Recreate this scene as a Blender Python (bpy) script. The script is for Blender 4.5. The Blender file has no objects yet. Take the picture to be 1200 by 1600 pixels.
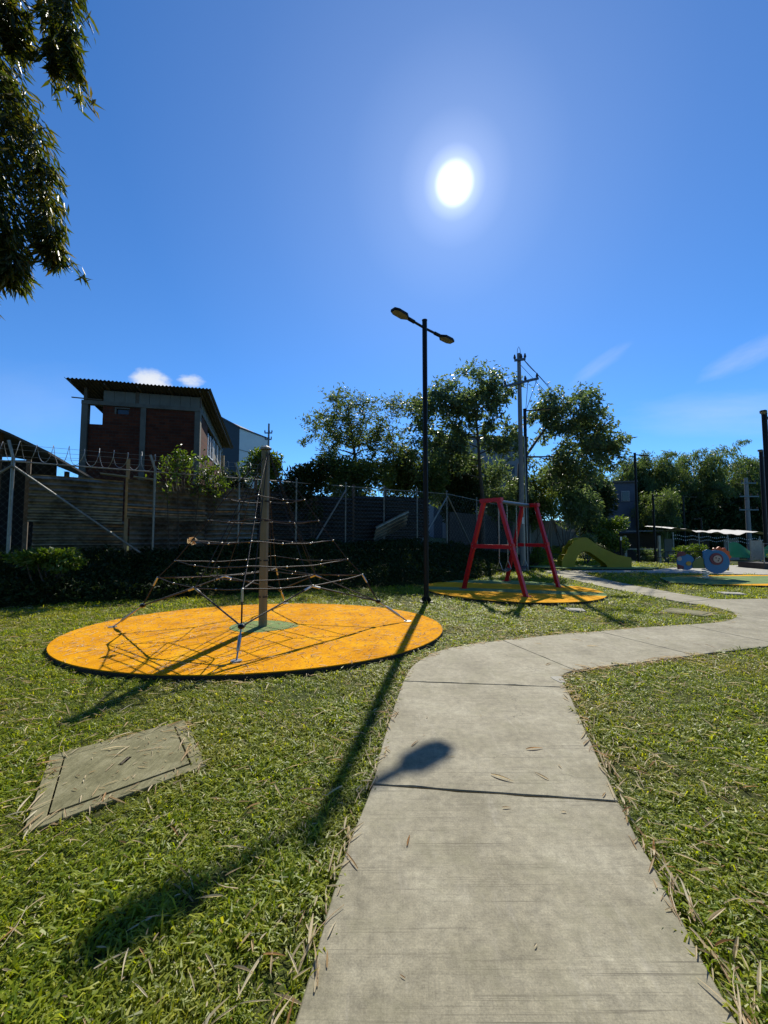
import bpy, bmesh, math, random
import numpy as np
from mathutils import Vector, Matrix

R = math.radians
SC = bpy.context.scene
COL = SC.collection
rng = np.random.default_rng(7)
random.seed(7)

# ------------------------------------------------------------------ camera
EYE = 1.6
cam_d = bpy.data.cameras.new('camera')
cam_d.sensor_fit = 'VERTICAL'
cam_d.sensor_height = 24.0
cam_d.lens = 24.0 * 620 / 1600
cam_d.clip_start = 0.05
cam_d.clip_end = 3000
cam = bpy.data.objects.new('camera', cam_d)
COL.objects.link(cam)
cam.location = (0, 0, EYE)
cam.rotation_euler = (R(90 + 3.415), 0, 0)
SC.camera = cam

# ------------------------------------------------------------------ sun and sky
SUN_EL, SUN_AZ = R(42.53), R(10.59)          # azimuth clockwise from +Y
SUN_DIR = Vector((math.sin(SUN_AZ) * math.cos(SUN_EL), math.cos(SUN_AZ) * math.cos(SUN_EL), math.sin(SUN_EL)))
sd = bpy.data.lights.new('sun', 'SUN')
sd.energy = 5.0
sd.angle = R(0.55)
sd.color = (1.0, 0.94, 0.82)
so = bpy.data.objects.new('sun', sd)
COL.objects.link(so)
so.location = SUN_DIR * 60
so.rotation_euler = SUN_DIR.to_track_quat('Z', 'Y').to_euler()

SC.view_settings.view_transform = 'Standard'
SC.view_settings.look = 'None'
SC.view_settings.gamma = 1.0
SC.view_settings.exposure = 0.38
SC.view_settings.use_curve_mapping = False
try:
    SC.cycles.max_bounces = 8
    SC.cycles.diffuse_bounces = 2
    SC.cycles.transmission_bounces = 4
    SC.cycles.transparent_max_bounces = 8
    SC.cycles.sample_clamp_indirect = 4.0
except Exception:
    pass


class NT:
    """small helper for node trees"""
    def __init__(self, tree):
        self.t = tree
    def n(self, typ, **kw):
        nd = self.t.nodes.new(typ)
        for k, v in kw.items():
            if k == 'inp':
                for kk, vv in v.items():
                    if isinstance(vv, bpy.types.NodeSocket):
                        self.t.links.new(vv, nd.inputs[kk])
                    else:
                        nd.inputs[kk].default_value = vv
            else:
                setattr(nd, k, v)
        return nd
    def l(self, a, b):
        self.t.links.new(a, b)
    def math(self, op, a, b=None, clamp=False):
        nd = self.t.nodes.new('ShaderNodeMath')
        nd.operation = op
        nd.use_clamp = clamp
        for i, v in enumerate((a, b)):
            if v is None:
                continue
            if isinstance(v, bpy.types.NodeSocket):
                self.l(v, nd.inputs[i])
            else:
                nd.inputs[i].default_value = v
        return nd.outputs[0]
    def vmath(self, op, a, b=None, scale=None):
        nd = self.t.nodes.new('ShaderNodeVectorMath')
        nd.operation = op
        for i, v in enumerate((a, b)):
            if v is None:
                continue
            if isinstance(v, bpy.types.NodeSocket):
                self.l(v, nd.inputs[i])
            else:
                nd.inputs[i].default_value = v
        if scale is not None:
            nd.inputs['Scale'].default_value = scale
        return nd
    def ramp(self, fac, stops, interp='LINEAR'):
        nd = self.t.nodes.new('ShaderNodeValToRGB')
        cr = nd.color_ramp
        cr.interpolation = interp
        while len(cr.elements) > 1:
            cr.elements.remove(cr.elements[-1])
        cr.elements[0].position = stops[0][0]
        cr.elements[0].color = c4(stops[0][1])
        for p, c in stops[1:]:
            e = cr.elements.new(p)
            e.color = c4(c)
        self.l(fac, nd.inputs[0])
        return nd.outputs[0]
    def mix(self, fac, a, b, typ='MIX'):
        nd = self.t.nodes.new('ShaderNodeMix')
        nd.data_type = 'RGBA'
        nd.blend_type = typ
        for s, v in ((nd.inputs[0], fac), (nd.inputs[6], a), (nd.inputs[7], b)):
            if isinstance(v, bpy.types.NodeSocket):
                self.l(v, s)
            else:
                s.default_value = v if not isinstance(v, (tuple, list)) else c4(v)
        return nd.outputs[2]


def c4(c):
    if isinstance(c, (int, float)):
        return (c, c, c, 1)
    return tuple(c) if len(c) == 4 else (*c, 1)


world = bpy.data.worlds.new('World')
SC.world = world
world.use_nodes = True
wt = world.node_tree
wt.nodes.clear()
W = NT(wt)
sky = W.n('ShaderNodeTexSky', sky_type='NISHITA', sun_disc=False, sun_elevation=SUN_EL, sun_rotation=SUN_AZ,
          altitude=1400.0, air_density=1.0, dust_density=0.05, ozone_density=3.0)
geo = W.n('ShaderNodeTexCoord')
vdir = W.vmath('NORMALIZE', geo.outputs['Generated']).outputs[0]
dot = W.vmath('DOT_PRODUCT', vdir, tuple(SUN_DIR)).outputs['Value']
ang = W.math('ARCCOSINE', W.math('MINIMUM', dot, 0.999999))          # radians from the sun
# the sun itself and the bright air round it
disc = W.ramp(W.math('DIVIDE', ang, 0.60), [(0.0, 1.0), (0.038, 1.0), (0.050, 0.13), (0.065, 0.065), (0.10, 0.034), (0.18, 0.019), (0.35, 0.010), (0.65, 0.004), (1.0, 0.0)])
glow = W.mix(1.0, disc, (6.0, 5.9, 5.6), 'MULTIPLY')


def cloud_mask(direction, sx, sz, seed, thr, soft, scale, up_tilt=0.0):
    """soft patch of cloud round one direction of the sky, broken up by noise"""
    d = Vector(direction).normalized()
    e1 = d.cross(Vector((0, 0, 1))).normalized()
    e2 = e1.cross(d).normalized()
    if up_tilt:
        e1, e2 = (e1 * math.cos(up_tilt) + e2 * math.sin(up_tilt)), (e2 * math.cos(up_tilt) - e1 * math.sin(up_tilt))
    a = W.math('DIVIDE', W.vmath('DOT_PRODUCT', vdir, tuple(e1)).outputs['Value'], sx)
    b = W.math('DIVIDE', W.vmath('DOT_PRODUCT', vdir, tuple(e2)).outputs['Value'], sz)
    front = W.math('GREATER_THAN', W.vmath('DOT_PRODUCT', vdir, tuple(d)).outputs['Value'], 0.0)
    r2 = W.math('ADD', W.math('MULTIPLY', a, a), W.math('MULTIPLY', b, b))
    fall = W.math('SUBTRACT', 1.0, r2, clamp=True)
    cmb = W.n('ShaderNodeCombineXYZ', inp={0: a, 1: b, 2: seed})
    nz = W.n('ShaderNodeTexNoise', inp={'Vector': cmb.outputs[0], 'Scale': scale, 'Detail': 6.0, 'Roughness': 0.62})
    v = W.math('SUBTRACT', W.math('ADD', W.math('MULTIPLY', fall, 0.75), nz.outputs[0]), thr)
    return W.math('MULTIPLY', W.math('DIVIDE', v, soft, clamp=True), W.math('MULTIPLY', front, W.math('POWER', fall, 0.5)))


skyc = W.mix(1.0, sky.outputs[0], (0.56, 1.03, 1.46), 'MULTIPLY')
clouds = [  # direction, widths, seed, threshold, softness, noise scale, tilt, brightness
    ((-0.600, 1.0, 0.396), 0.046, 0.030, 3.1, 0.62, 0.45, 1.6, 0.0, 0.95),
    ((-0.497, 1.0, 0.398), 0.034, 0.018, 8.4, 0.72, 0.5, 1.7, 0.1, 0.75),
    ((0.880, 1.0, 0.312), 0.22, 0.055, 5.2, 0.72, 1.0, 1.3, -0.16, 0.30),
    ((0.950, 1.0, 0.470), 0.10, 0.030, 1.2, 0.70, 1.0, 1.3, 0.3, 0.34),
    ((0.555, 1.0, 0.440), 0.09, 0.022, 6.2, 0.72, 1.0, 1.3, 0.5, 0.22),
    ((-0.93, 1.0, 0.33), 0.20, 0.10, 2.6, 0.70, 1.1, 1.2, 0.3, 0.16),
]
bright = None
for d_, sx, sz, sd_, th, sf, scn, tl, br in clouds:
    m_ = W.math('MULTIPLY', cloud_mask(d_, sx, sz, sd_, th, sf, scn, tl), br)
    skyc = W.mix(m_, skyc, (7.6, 7.9, 8.3))
bg1 = W.n('ShaderNodeBackground', inp={'Color': skyc, 'Strength': 0.087})
bg2 = W.n('ShaderNodeBackground', inp={'Color': glow, 'Strength': 1.0})
add = W.n('ShaderNodeAddShader', inp={0: bg1.outputs[0], 1: bg2.outputs[0]})
wo = W.n('ShaderNodeOutputWorld')
W.l(add.outputs[0], wo.inputs[0])

# ------------------------------------------------------------------ materials
MATS = {}


def pmat(name, col, rough=0.8, metal=0.0, spec=0.5, bump=0.0, bscale=30.0, var=0.0, vscale=4.0, build=None, coat=0.0):
    """principled material; colour broken up by noise (var) and relief (bump)"""
    m = bpy.data.materials.new(name)
    m.use_nodes = True
    t = m.node_tree
    t.nodes.clear()
    N = NT(t)
    out = N.n('ShaderNodeOutputMaterial')
    bs = N.n('ShaderNodeBsdfPrincipled', inp={'Roughness': rough, 'Metallic': metal, 'Specular IOR Level': spec, 'Coat Weight': coat})
    N.l(bs.outputs[0], out.inputs[0])
    tc = N.n('ShaderNodeTexCoord')
    P = N.n('ShaderNodeNewGeometry').outputs['Position']
    if build:
        build(N, bs, tc, P)
    else:
        if var:
            nz = N.n('ShaderNodeTexNoise', inp={'Vector': P, 'Scale': vscale, 'Detail': 6.0, 'Roughness': 0.65})
            f = N.ramp(nz.outputs[0], [(0.3, 0.0), (0.7, 1.0)])
            lo = tuple(c * (1 - var) for c in col)
            hi = tuple(min(1, c * (1 + var)) for c in col)
            N.l(N.mix(f, lo, hi), bs.inputs['Base Color'])
        else:
            bs.inputs['Base Color'].default_value = c4(col)
        if bump:
            nb = N.n('ShaderNodeTexNoise', inp={'Vector': P, 'Scale': bscale, 'Detail': 4.0})
            b = N.n('ShaderNodeBump', inp={'Height': nb.outputs[0], 'Strength': bump, 'Distance': 0.02})
            N.l(b.outputs[0], bs.inputs['Normal'])
    MATS[name] = m
    return m


def leafmat(name, cols, trans=0.35, tcol=None, rough=0.45, spec=0.4, patch=None):
    """leaf: reflects and lets light through; colour picked per leaf from the rnd attribute or per instance"""
    m = bpy.data.materials.new(name)
    m.use_nodes = True
    t = m.node_tree
    t.nodes.clear()
    N = NT(t)
    out = N.n('ShaderNodeOutputMaterial')
    at = N.n('ShaderNodeAttribute', attribute_name='rnd')
    oi = N.n('ShaderNodeObjectInfo')
    r = N.math('FRACT', N.math('ADD', at.outputs['Fac'], oi.outputs['Random']))
    stops = [(i / max(1, len(cols) - 1), c) for i, c in enumerate(cols)]
    c = N.ramp(r, stops)
    if patch:
        P = N.n('ShaderNodeNewGeometry').outputs['Position']
        nz = N.n('ShaderNodeTexNoise', inp={'Vector': P, 'Scale': patch[0], 'Detail': 4.0, 'Roughness': 0.6})
        f = N.ramp(nz.outputs[0], [(0.46, 0.0), (0.66, 1.0)])
        c = N.mix(N.math('MULTIPLY', f, patch[2]), c, patch[1])
    bs = N.n('ShaderNodeBsdfPrincipled', inp={'Base Color': c, 'Roughness': rough, 'Specular IOR Level': spec})
    tr = N.n('ShaderNodeBsdfTranslucent', inp={'Color': N.mix(1.0, c, tcol or (1.5, 1.5, 0.7), 'MULTIPLY')})
    mx = N.n('ShaderNodeMixShader', inp={0: trans, 1: bs.outputs[0], 2: tr.outputs[0]})
    N.l(mx.outputs[0], out.inputs[0])
    MATS[name] = m
    return m


def b_path(N, bs, tc, P):
    # broomed concrete: blotches, fine grain, streaks running across the walk
    n1 = N.n('ShaderNodeTexNoise', inp={'Vector': P, 'Scale': 1.5, 'Detail': 9.0, 'Roughness': 0.72})
    n2 = N.n('ShaderNodeTexNoise', inp={'Vector': P, 'Scale': 130.0, 'Detail': 5.0, 'Roughness': 0.8})
    mp = N.n('ShaderNodeMapping', inp={'Vector': P, 'Rotation': (0, 0, R(8)), 'Scale': (0.9, 26.0, 1.0)})
    n3 = N.n('ShaderNodeTexNoise', inp={'Vector': mp.outputs[0], 'Scale': 2.2, 'Detail': 5.0, 'Roughness': 0.7})
    mp2 = N.n('ShaderNodeMapping', inp={'Vector': P, 'Rotation': (0, 0, R(10)), 'Scale': (0.5, 9.0, 1.0)})
    n4 = N.n('ShaderNodeTexNoise', inp={'Vector': mp2.outputs[0], 'Scale': 1.6, 'Detail': 3.0})
    c = N.ramp(n1.outputs[0], [(0.25, (0.125, 0.111, 0.066)), (0.5, (0.245, 0.221, 0.150)), (0.75, (0.355, 0.328, 0.237))])
    c = N.mix(0.55, c, N.ramp(n2.outputs[0], [(0.3, 0.2), (0.7, 0.8)]), 'OVERLAY')
    nl = N.n('ShaderNodeMapping', inp={'Vector': P, 'Rotation': (0, 0, R(-6)), 'Scale': (9.0, 1.2, 1.0)})
    n6 = N.n('ShaderNodeTexNoise', inp={'Vector': nl.outputs[0], 'Scale': 1.4, 'Detail': 7.0, 'Roughness': 0.75})
    c = N.mix(N.ramp(n6.outputs[0], [(0.56, 0.0), (0.72, 0.35)]), c, (0.40, 0.37, 0.30))
    st = N.math('MULTIPLY', N.ramp(n3.outputs[0], [(0.36, 1.0), (0.46, 0.0)]), N.ramp(n4.outputs[0], [(0.42, 0.0), (0.6, 1.0)]))
    c = N.mix(N.math('MULTIPLY', st, 0.75), c, (0.12, 0.105, 0.07))
    n7 = N.n('ShaderNodeTexNoise', inp={'Vector': P, 'Scale': 16.0, 'Detail': 8.0, 'Roughness': 0.8})
    c = N.mix(0.6, c, N.ramp(n7.outputs[0], [(0.32, 0.22), (0.68, 0.78)]), 'OVERLAY')
    mp3 = N.n('ShaderNodeMapping', inp={'Vector': P, 'Rotation': (0, 0, R(9)), 'Scale': (0.35, 60.0, 1.0)})
    n8 = N.n('ShaderNodeTexNoise', inp={'Vector': mp3.outputs[0], 'Scale': 1.5, 'Detail': 3.0, 'Roughness': 0.6})
    mp4 = N.n('ShaderNodeMapping', inp={'Vector': P, 'Rotation': (0, 0, R(9)), 'Scale': (0.7, 2.6, 1.0)})
    n9 = N.n('ShaderNodeTexNoise', inp={'Vector': mp4.outputs[0], 'Scale': 1.9, 'Detail': 3.0})
    st2 = N.math('MULTIPLY', N.ramp(n8.outputs[0], [(0.33, 1.0), (0.42, 0.0)]), N.ramp(n9.outputs[0], [(0.48, 0.0), (0.62, 1.0)]))
    c = N.mix(N.math('MULTIPLY', st2, 0.8), c, (0.085, 0.075, 0.05))
    n5 = N.n('ShaderNodeTexNoise', inp={'Vector': P, 'Scale': 2.7, 'Detail': 8.0, 'Roughness': 0.7})
    c = N.mix(N.ramp(n5.outputs[0], [(0.5, 0.0), (0.7, 0.5)]), c, (0.19, 0.18, 0.10))
    wob = N.n('ShaderNodeTexNoise', inp={'Vector': P, 'Scale': 2.2, 'Detail': 6.0, 'Roughness': 0.7})
    pw = N.vmath('ADD', P, N.vmath('SCALE', wob.outputs['Color'], scale=0.5).outputs[0]).outputs[0]
    vo = N.n('ShaderNodeTexVoronoi', feature='DISTANCE_TO_EDGE', inp={'Vector': pw, 'Scale': 0.55})
    crk = N.math('MULTIPLY', N.ramp(vo.outputs['Distance'], [(0.0, 1.0), (0.0035, 0.0)]), N.ramp(n9.outputs[0], [(0.5, 0.0), (0.56, 0.8)]))
    c = N.mix(crk, c, (0.06, 0.052, 0.035))
    N.l(c, bs.inputs['Base Color'])
    h = N.math('ADD', N.math('MULTIPLY', n3.outputs[0], 0.5), N.math('MULTIPLY', n2.outputs[0], 0.12))
    b = N.n('ShaderNodeBump', inp={'Height': h, 'Strength': 0.35, 'Distance': 0.008})
    N.l(b.outputs[0], bs.inputs['Normal'])


def b_soil(N, bs, tc, P):
    n1 = N.n('ShaderNodeTexNoise', inp={'Vector': P, 'Scale': 0.9, 'Detail': 8.0, 'Roughness': 0.7})
    n2 = N.n('ShaderNodeTexNoise', inp={'Vector': P, 'Scale': 14.0, 'Detail': 6.0, 'Roughness': 0.75})
    c = N.ramp(n2.outputs[0], [(0.3, (0.018, 0.018, 0.007)), (0.5, (0.045, 0.05, 0.016)), (0.72, (0.10, 0.09, 0.042))])
    c = N.mix(N.ramp(n1.outputs[0], [(0.4, 0.0), (0.65, 0.6)]), c, (0.065, 0.10, 0.018))
    N.l(c, bs.inputs['Base Color'])
    b = N.n('ShaderNodeBump', inp={'Height': n2.outputs[0], 'Strength': 0.7, 'Distance': 0.03})
    N.l(b.outputs[0], bs.inputs['Normal'])


def b_rubber(base, dark, light):
    def f(N, bs, tc, P):
        n2 = N.n('ShaderNodeTexVoronoi', inp={'Vector': P, 'Scale': 150.0})
        n1 = N.n('ShaderNodeTexNoise', inp={'Vector': P, 'Scale': 1.6, 'Detail': 7.0, 'Roughness': 0.65})
        c = N.ramp(n1.outputs[0], [(0.3, dark), (0.55, base), (0.75, light)])
        n4 = N.n('ShaderNodeTexNoise', inp={'Vector': P, 'Scale': 30.0, 'Detail': 6.0, 'Roughness': 0.85})
        c = N.mix(0.55, c, N.ramp(n4.outputs[0], [(0.3, 0.2), (0.7, 0.8)]), 'OVERLAY')
        n5 = N.n('ShaderNodeTexNoise', inp={'Vector': P, 'Scale': 3.3, 'Detail': 9.0, 'Roughness': 0.8})
        c = N.mix(N.ramp(n5.outputs[0], [(0.56, 0.0), (0.72, 0.45)]), c, tuple(0.35 * k + 0.03 for k in base))
        c = N.mix(0.4, c, N.ramp(N.n('ShaderNodeSeparateColor', inp={0: n2.outputs['Color']}).outputs[0], [(0.0, 0.28), (1.0, 0.72)]), 'OVERLAY')
        N.l(c, bs.inputs['Base Color'])
        b = N.n('ShaderNodeBump', inp={'Height': n2.outputs['Distance'], 'Strength': 0.4, 'Distance': 0.004})
        N.l(b.outputs[0], bs.inputs['Normal'])
    return f


def b_sheet(N, bs, tc, P):
    # weathered corrugated zinc: rust, moss, pale scars in long horizontal drifts
    oi = N.n('ShaderNodeObjectInfo')
    off = N.n('ShaderNodeCombineXYZ', inp={0: N.math('MULTIPLY', oi.outputs['Random'], 40.0), 1: 0.0, 2: N.math('MULTIPLY', oi.outputs['Random'], 17.0)})
    q = N.vmath('ADD', P, off.outputs[0]).outputs[0]
    mp = N.n('ShaderNodeMapping', inp={'Vector': q, 'Scale': (0.8, 0.8, 0.7)})
    n1 = N.n('ShaderNodeTexNoise', inp={'Vector': mp.outputs[0], 'Scale': 1.1, 'Detail': 7.0, 'Roughness': 0.66})
    n2 = N.n('ShaderNodeTexNoise', inp={'Vector': q, 'Scale': 6.0, 'Detail': 6.0})
    c = N.ramp(n1.outputs[0], [(0.30, (0.04, 0.034, 0.022)), (0.44, (0.15, 0.135, 0.10)), (0.56, (0.30, 0.275, 0.21)), (0.66, (0.20, 0.165, 0.115)), (0.74, (0.17, 0.105, 0.05))])
    c = N.mix(N.ramp(n2.outputs[0], [(0.48, 0.0), (0.66, 0.5)]), c, (0.06, 0.052, 0.028))
    N.l(c, bs.inputs['Base Color'])
    bs.inputs['Metallic'].default_value = 0.7


def b_brick(N, bs, tc, P):
    sp = N.n('ShaderNodeSeparateXYZ', inp={0: P})
    u = N.math('ADD', N.math('MULTIPLY', sp.outputs[0], 0.97), N.math('MULTIPLY', sp.outputs[1], 0.64))
    q = N.n('ShaderNodeCombineXYZ', inp={0: u, 1: sp.outputs[2], 2: 0.0})
    br = N.n('ShaderNodeTexBrick', inp={'Vector': q.outputs[0], 'Scale': 1.0, 'Mortar Size': 0.012, 'Brick Width': 0.34, 'Row Height': 0.16,
                                        'Color1': (0.115, 0.030, 0.012, 1), 'Color2': (0.065, 0.018, 0.009, 1), 'Mortar': (0.06, 0.042, 0.03, 1)})
    nz = N.n('ShaderNodeTexNoise', inp={'Vector': P, 'Scale': 2.0, 'Detail': 5.0})
    c = N.mix(0.4, br.outputs[0], N.ramp(nz.outputs[0], [(0.3, 0.3), (0.7, 0.7)]), 'OVERLAY')
    N.l(c, bs.inputs['Base Color'])
    b = N.n('ShaderNodeBump', inp={'Height': br.outputs['Fac'], 'Strength': 0.5, 'Distance': -0.02})
    N.l(b.outputs[0], bs.inputs['Normal'])


pmat('soil', None, 0.95, spec=0.1, build=b_soil)
pmat('path', None, 0.78, spec=0.35, build=b_path)
pmat('orange_rubber', None, 0.95, spec=0.08, build=b_rubber((0.66, 0.295, 0.003), (0.50, 0.20, 0.003), (0.72, 0.38, 0.012)))
pmat('yellow_rubber', None, 0.95, spec=0.08, build=b_rubber((0.68, 0.33, 0.012), (0.56, 0.25, 0.01), (0.74, 0.39, 0.03)))
pmat('green_rubber', None, 0.95, spec=0.08, build=b_rubber((0.17, 0.24, 0.095), (0.12, 0.19, 0.07), (0.22, 0.29, 0.13)))
pmat('rubber_edge', (0.03, 0.026, 0.022), 0.9, bump=0.5, bscale=80)
def b_moss(N, bs, tc, P):
    n1 = N.n('ShaderNodeTexNoise', inp={'Vector': P, 'Scale': 4.5, 'Detail': 9.0, 'Roughness': 0.75})
    mp = N.n('ShaderNodeMapping', inp={'Vector': P, 'Rotation': (0, 0, R(38)), 'Scale': (60.0, 4.0, 1.0)})
    n2 = N.n('ShaderNodeTexNoise', inp={'Vector': mp.outputs[0], 'Scale': 1.0, 'Detail': 4.0, 'Roughness': 0.7})
    n3 = N.n('ShaderNodeTexNoise', inp={'Vector': P, 'Scale': 160.0, 'Detail': 4.0, 'Roughness': 0.8})
    c = N.ramp(n1.outputs[0], [(0.3, (0.09, 0.085, 0.038)), (0.5, (0.18, 0.168, 0.088)), (0.7, (0.27, 0.25, 0.15))])
    c = N.mix(0.5, c, N.ramp(n2.outputs[0], [(0.3, 0.25), (0.7, 0.75)]), 'OVERLAY')
    c = N.mix(0.5, c, N.ramp(n3.outputs[0], [(0.3, 0.2), (0.7, 0.8)]), 'OVERLAY')
    N.l(c, bs.inputs['Base Color'])
    b = N.n('ShaderNodeBump', inp={'Height': N.math('ADD', n2.outputs[0], n3.outputs[0]), 'Strength': 0.4, 'Distance': 0.006})
    N.l(b.outputs[0], bs.inputs['Normal'])


pmat('old_concrete', None, 0.88, spec=0.25, build=b_moss)
pmat('pale_concrete', (0.32, 0.305, 0.25), 0.85, var=0.2, vscale=5.0, bump=0.4, bscale=50)
pmat('wall_concrete', (0.13, 0.12, 0.092), 0.85, var=0.25, vscale=2.0, bump=0.3, bscale=20)
pmat('black_paint', (0.008, 0.008, 0.009), 0.5, spec=0.25)
pmat('lamp_lens', (0.26, 0.27, 0.26), 0.3, var=0.1)
pmat('mast', (0.165, 0.15, 0.095), 0.5, metal=0.2, var=0.12, vscale=3.0)
pmat('rope', (0.022, 0.022, 0.024), 0.62, spec=0.35, bump=0.4, bscale=160)
pmat('steel', (0.42, 0.42, 0.40), 0.36, metal=0.8)
pmat('galvanised', (0.24, 0.24, 0.22), 0.42, metal=0.6, var=0.25, vscale=8.0)
pmat('wire', (0.30, 0.30, 0.28), 0.4, metal=0.6)
pmat('red_paint', (0.50, 0.006, 0.010), 0.35, spec=0.35, var=0.1, vscale=3.0)
pmat('beam_grey', (0.10, 0.12, 0.13), 0.4, metal=0.4)
pmat('seat_rubber', (0.02, 0.02, 0.02), 0.6)
pmat('slide_plastic', (0.30, 0.25, 0.006), 0.38, var=0.1, vscale=3)
pmat('slide_chute', (0.31, 0.31, 0.03), 0.32)
pmat('sheet', None, 0.34, build=b_sheet)
pmat('sheet_shaded', (0.03, 0.028, 0.024), 0.5, metal=0.5, var=0.5, vscale=2.5)  # right stretch of hoarding: tree shade put into a darker sheet colour
pmat('brick', None, 0.9, spec=0.2, build=b_brick)
pmat('roof_sheet', (0.07, 0.062, 0.052), 0.75, var=0.3, vscale=3)
pmat('cladding', (0.145, 0.14, 0.11), 0.8, var=0.15, vscale=2)
pmat('timber', (0.10, 0.075, 0.05), 0.85, var=0.3, vscale=6)
pmat('pale_timber', (0.28, 0.22, 0.12), 0.85, var=0.25, vscale=6)
pmat('dark_panel', (0.03, 0.042, 0.052), 0.6, var=0.1)
pmat('white_wall', (0.66, 0.67, 0.64), 0.85, var=0.06, vscale=1.0)
pmat('grey_wall', (0.22, 0.225, 0.23), 0.85, var=0.12, vscale=1.0)
pmat('blue_wall', (0.06, 0.075, 0.10), 0.8, var=0.15, vscale=1.0)
pmat('glass', (0.02, 0.024, 0.028), 0.12, spec=0.4)
pmat('pole_concrete', (0.20, 0.195, 0.18), 0.75, var=0.15, vscale=2.0)
pmat('bark', (0.085, 0.07, 0.05), 0.9, var=0.35, vscale=7, bump=0.6, bscale=18)
pmat('bamboo_culm', (0.22, 0.24, 0.07), 0.45, var=0.2, vscale=5)
pmat('tarp_white', (0.50, 0.48, 0.43), 0.7, var=0.1, vscale=1.5)
pmat('tarp_green', (0.008, 0.20, 0.11), 0.5, var=0.15, vscale=3)
pmat('toy_blue', (0.008, 0.15, 0.36), 0.4)
pmat('toy_maroon', (0.14, 0.012, 0.03), 0.4)
pmat('toy_cream', (0.45, 0.36, 0.32), 0.5)
pmat('toy_orange', (0.62, 0.10, 0.012), 0.45)
pmat('toy_gold', (0.55, 0.30, 0.03), 0.45)
pmat('toy_green', (0.14, 0.17, 0.03), 0.45)
pmat('white_plastic', (0.74, 0.74, 0.72), 0.5)
pmat('dark_wall', (0.04, 0.035, 0.03), 0.9, var=0.3, vscale=3)

leafmat('grass_near', [(0.05, 0.088, 0.004), (0.24, 0.31, 0.011), (0.09, 0.155, 0.006), (0.42, 0.43, 0.04), (0.18, 0.255, 0.009), (0.34, 0.385, 0.02), (0.065, 0.115, 0.005)],
        trans=0.5, tcol=(1.7, 1.6, 0.4), rough=0.45, spec=0.36, patch=(0.8, (0.32, 0.275, 0.09), 0.45))
leafmat('dry_leaf', [(0.60, 0.49, 0.30), (0.72, 0.63, 0.44), (0.50, 0.35, 0.18), (0.76, 0.69, 0.51), (0.42, 0.23, 0.09)], trans=0.42, tcol=(1.15, 1.05, 0.85), rough=0.6, spec=0.3)
leafmat('leaf_mid', [(0.055, 0.092, 0.024), (0.115, 0.155, 0.042), (0.08, 0.125, 0.034), (0.18, 0.205, 0.075)], trans=0.50, rough=0.5, spec=0.4)
leafmat('leaf_grey', [(0.075, 0.11, 0.048), (0.135, 0.172, 0.08), (0.095, 0.135, 0.058), (0.19, 0.22, 0.11)], trans=0.50, tcol=(1.4, 1.55, 0.8), rough=0.45, spec=0.45)
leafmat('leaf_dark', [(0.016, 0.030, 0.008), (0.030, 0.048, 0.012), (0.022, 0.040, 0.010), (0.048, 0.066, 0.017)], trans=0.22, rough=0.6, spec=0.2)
leafmat('leaf_bright', [(0.08, 0.13, 0.015), (0.13, 0.18, 0.025), (0.06, 0.11, 0.015), (0.17, 0.20, 0.04)], trans=0.4, tcol=(1.5, 1.6, 0.5), rough=0.4)
leafmat('leaf_bamboo', [(0.030, 0.048, 0.012), (0.055, 0.080, 0.018), (0.040, 0.062, 0.014), (0.10, 0.11, 0.02), (0.16, 0.13, 0.02)], trans=0.48, tcol=(1.6, 1.5, 0.4), rough=0.4, spec=0.42)
leafmat('leaf_farbamboo', [(0.06, 0.094, 0.028), (0.115, 0.155, 0.052), (0.08, 0.118, 0.038), (0.16, 0.19, 0.075)], trans=0.48, tcol=(1.4, 1.5, 0.6), rough=0.45, spec=0.4)


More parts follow.
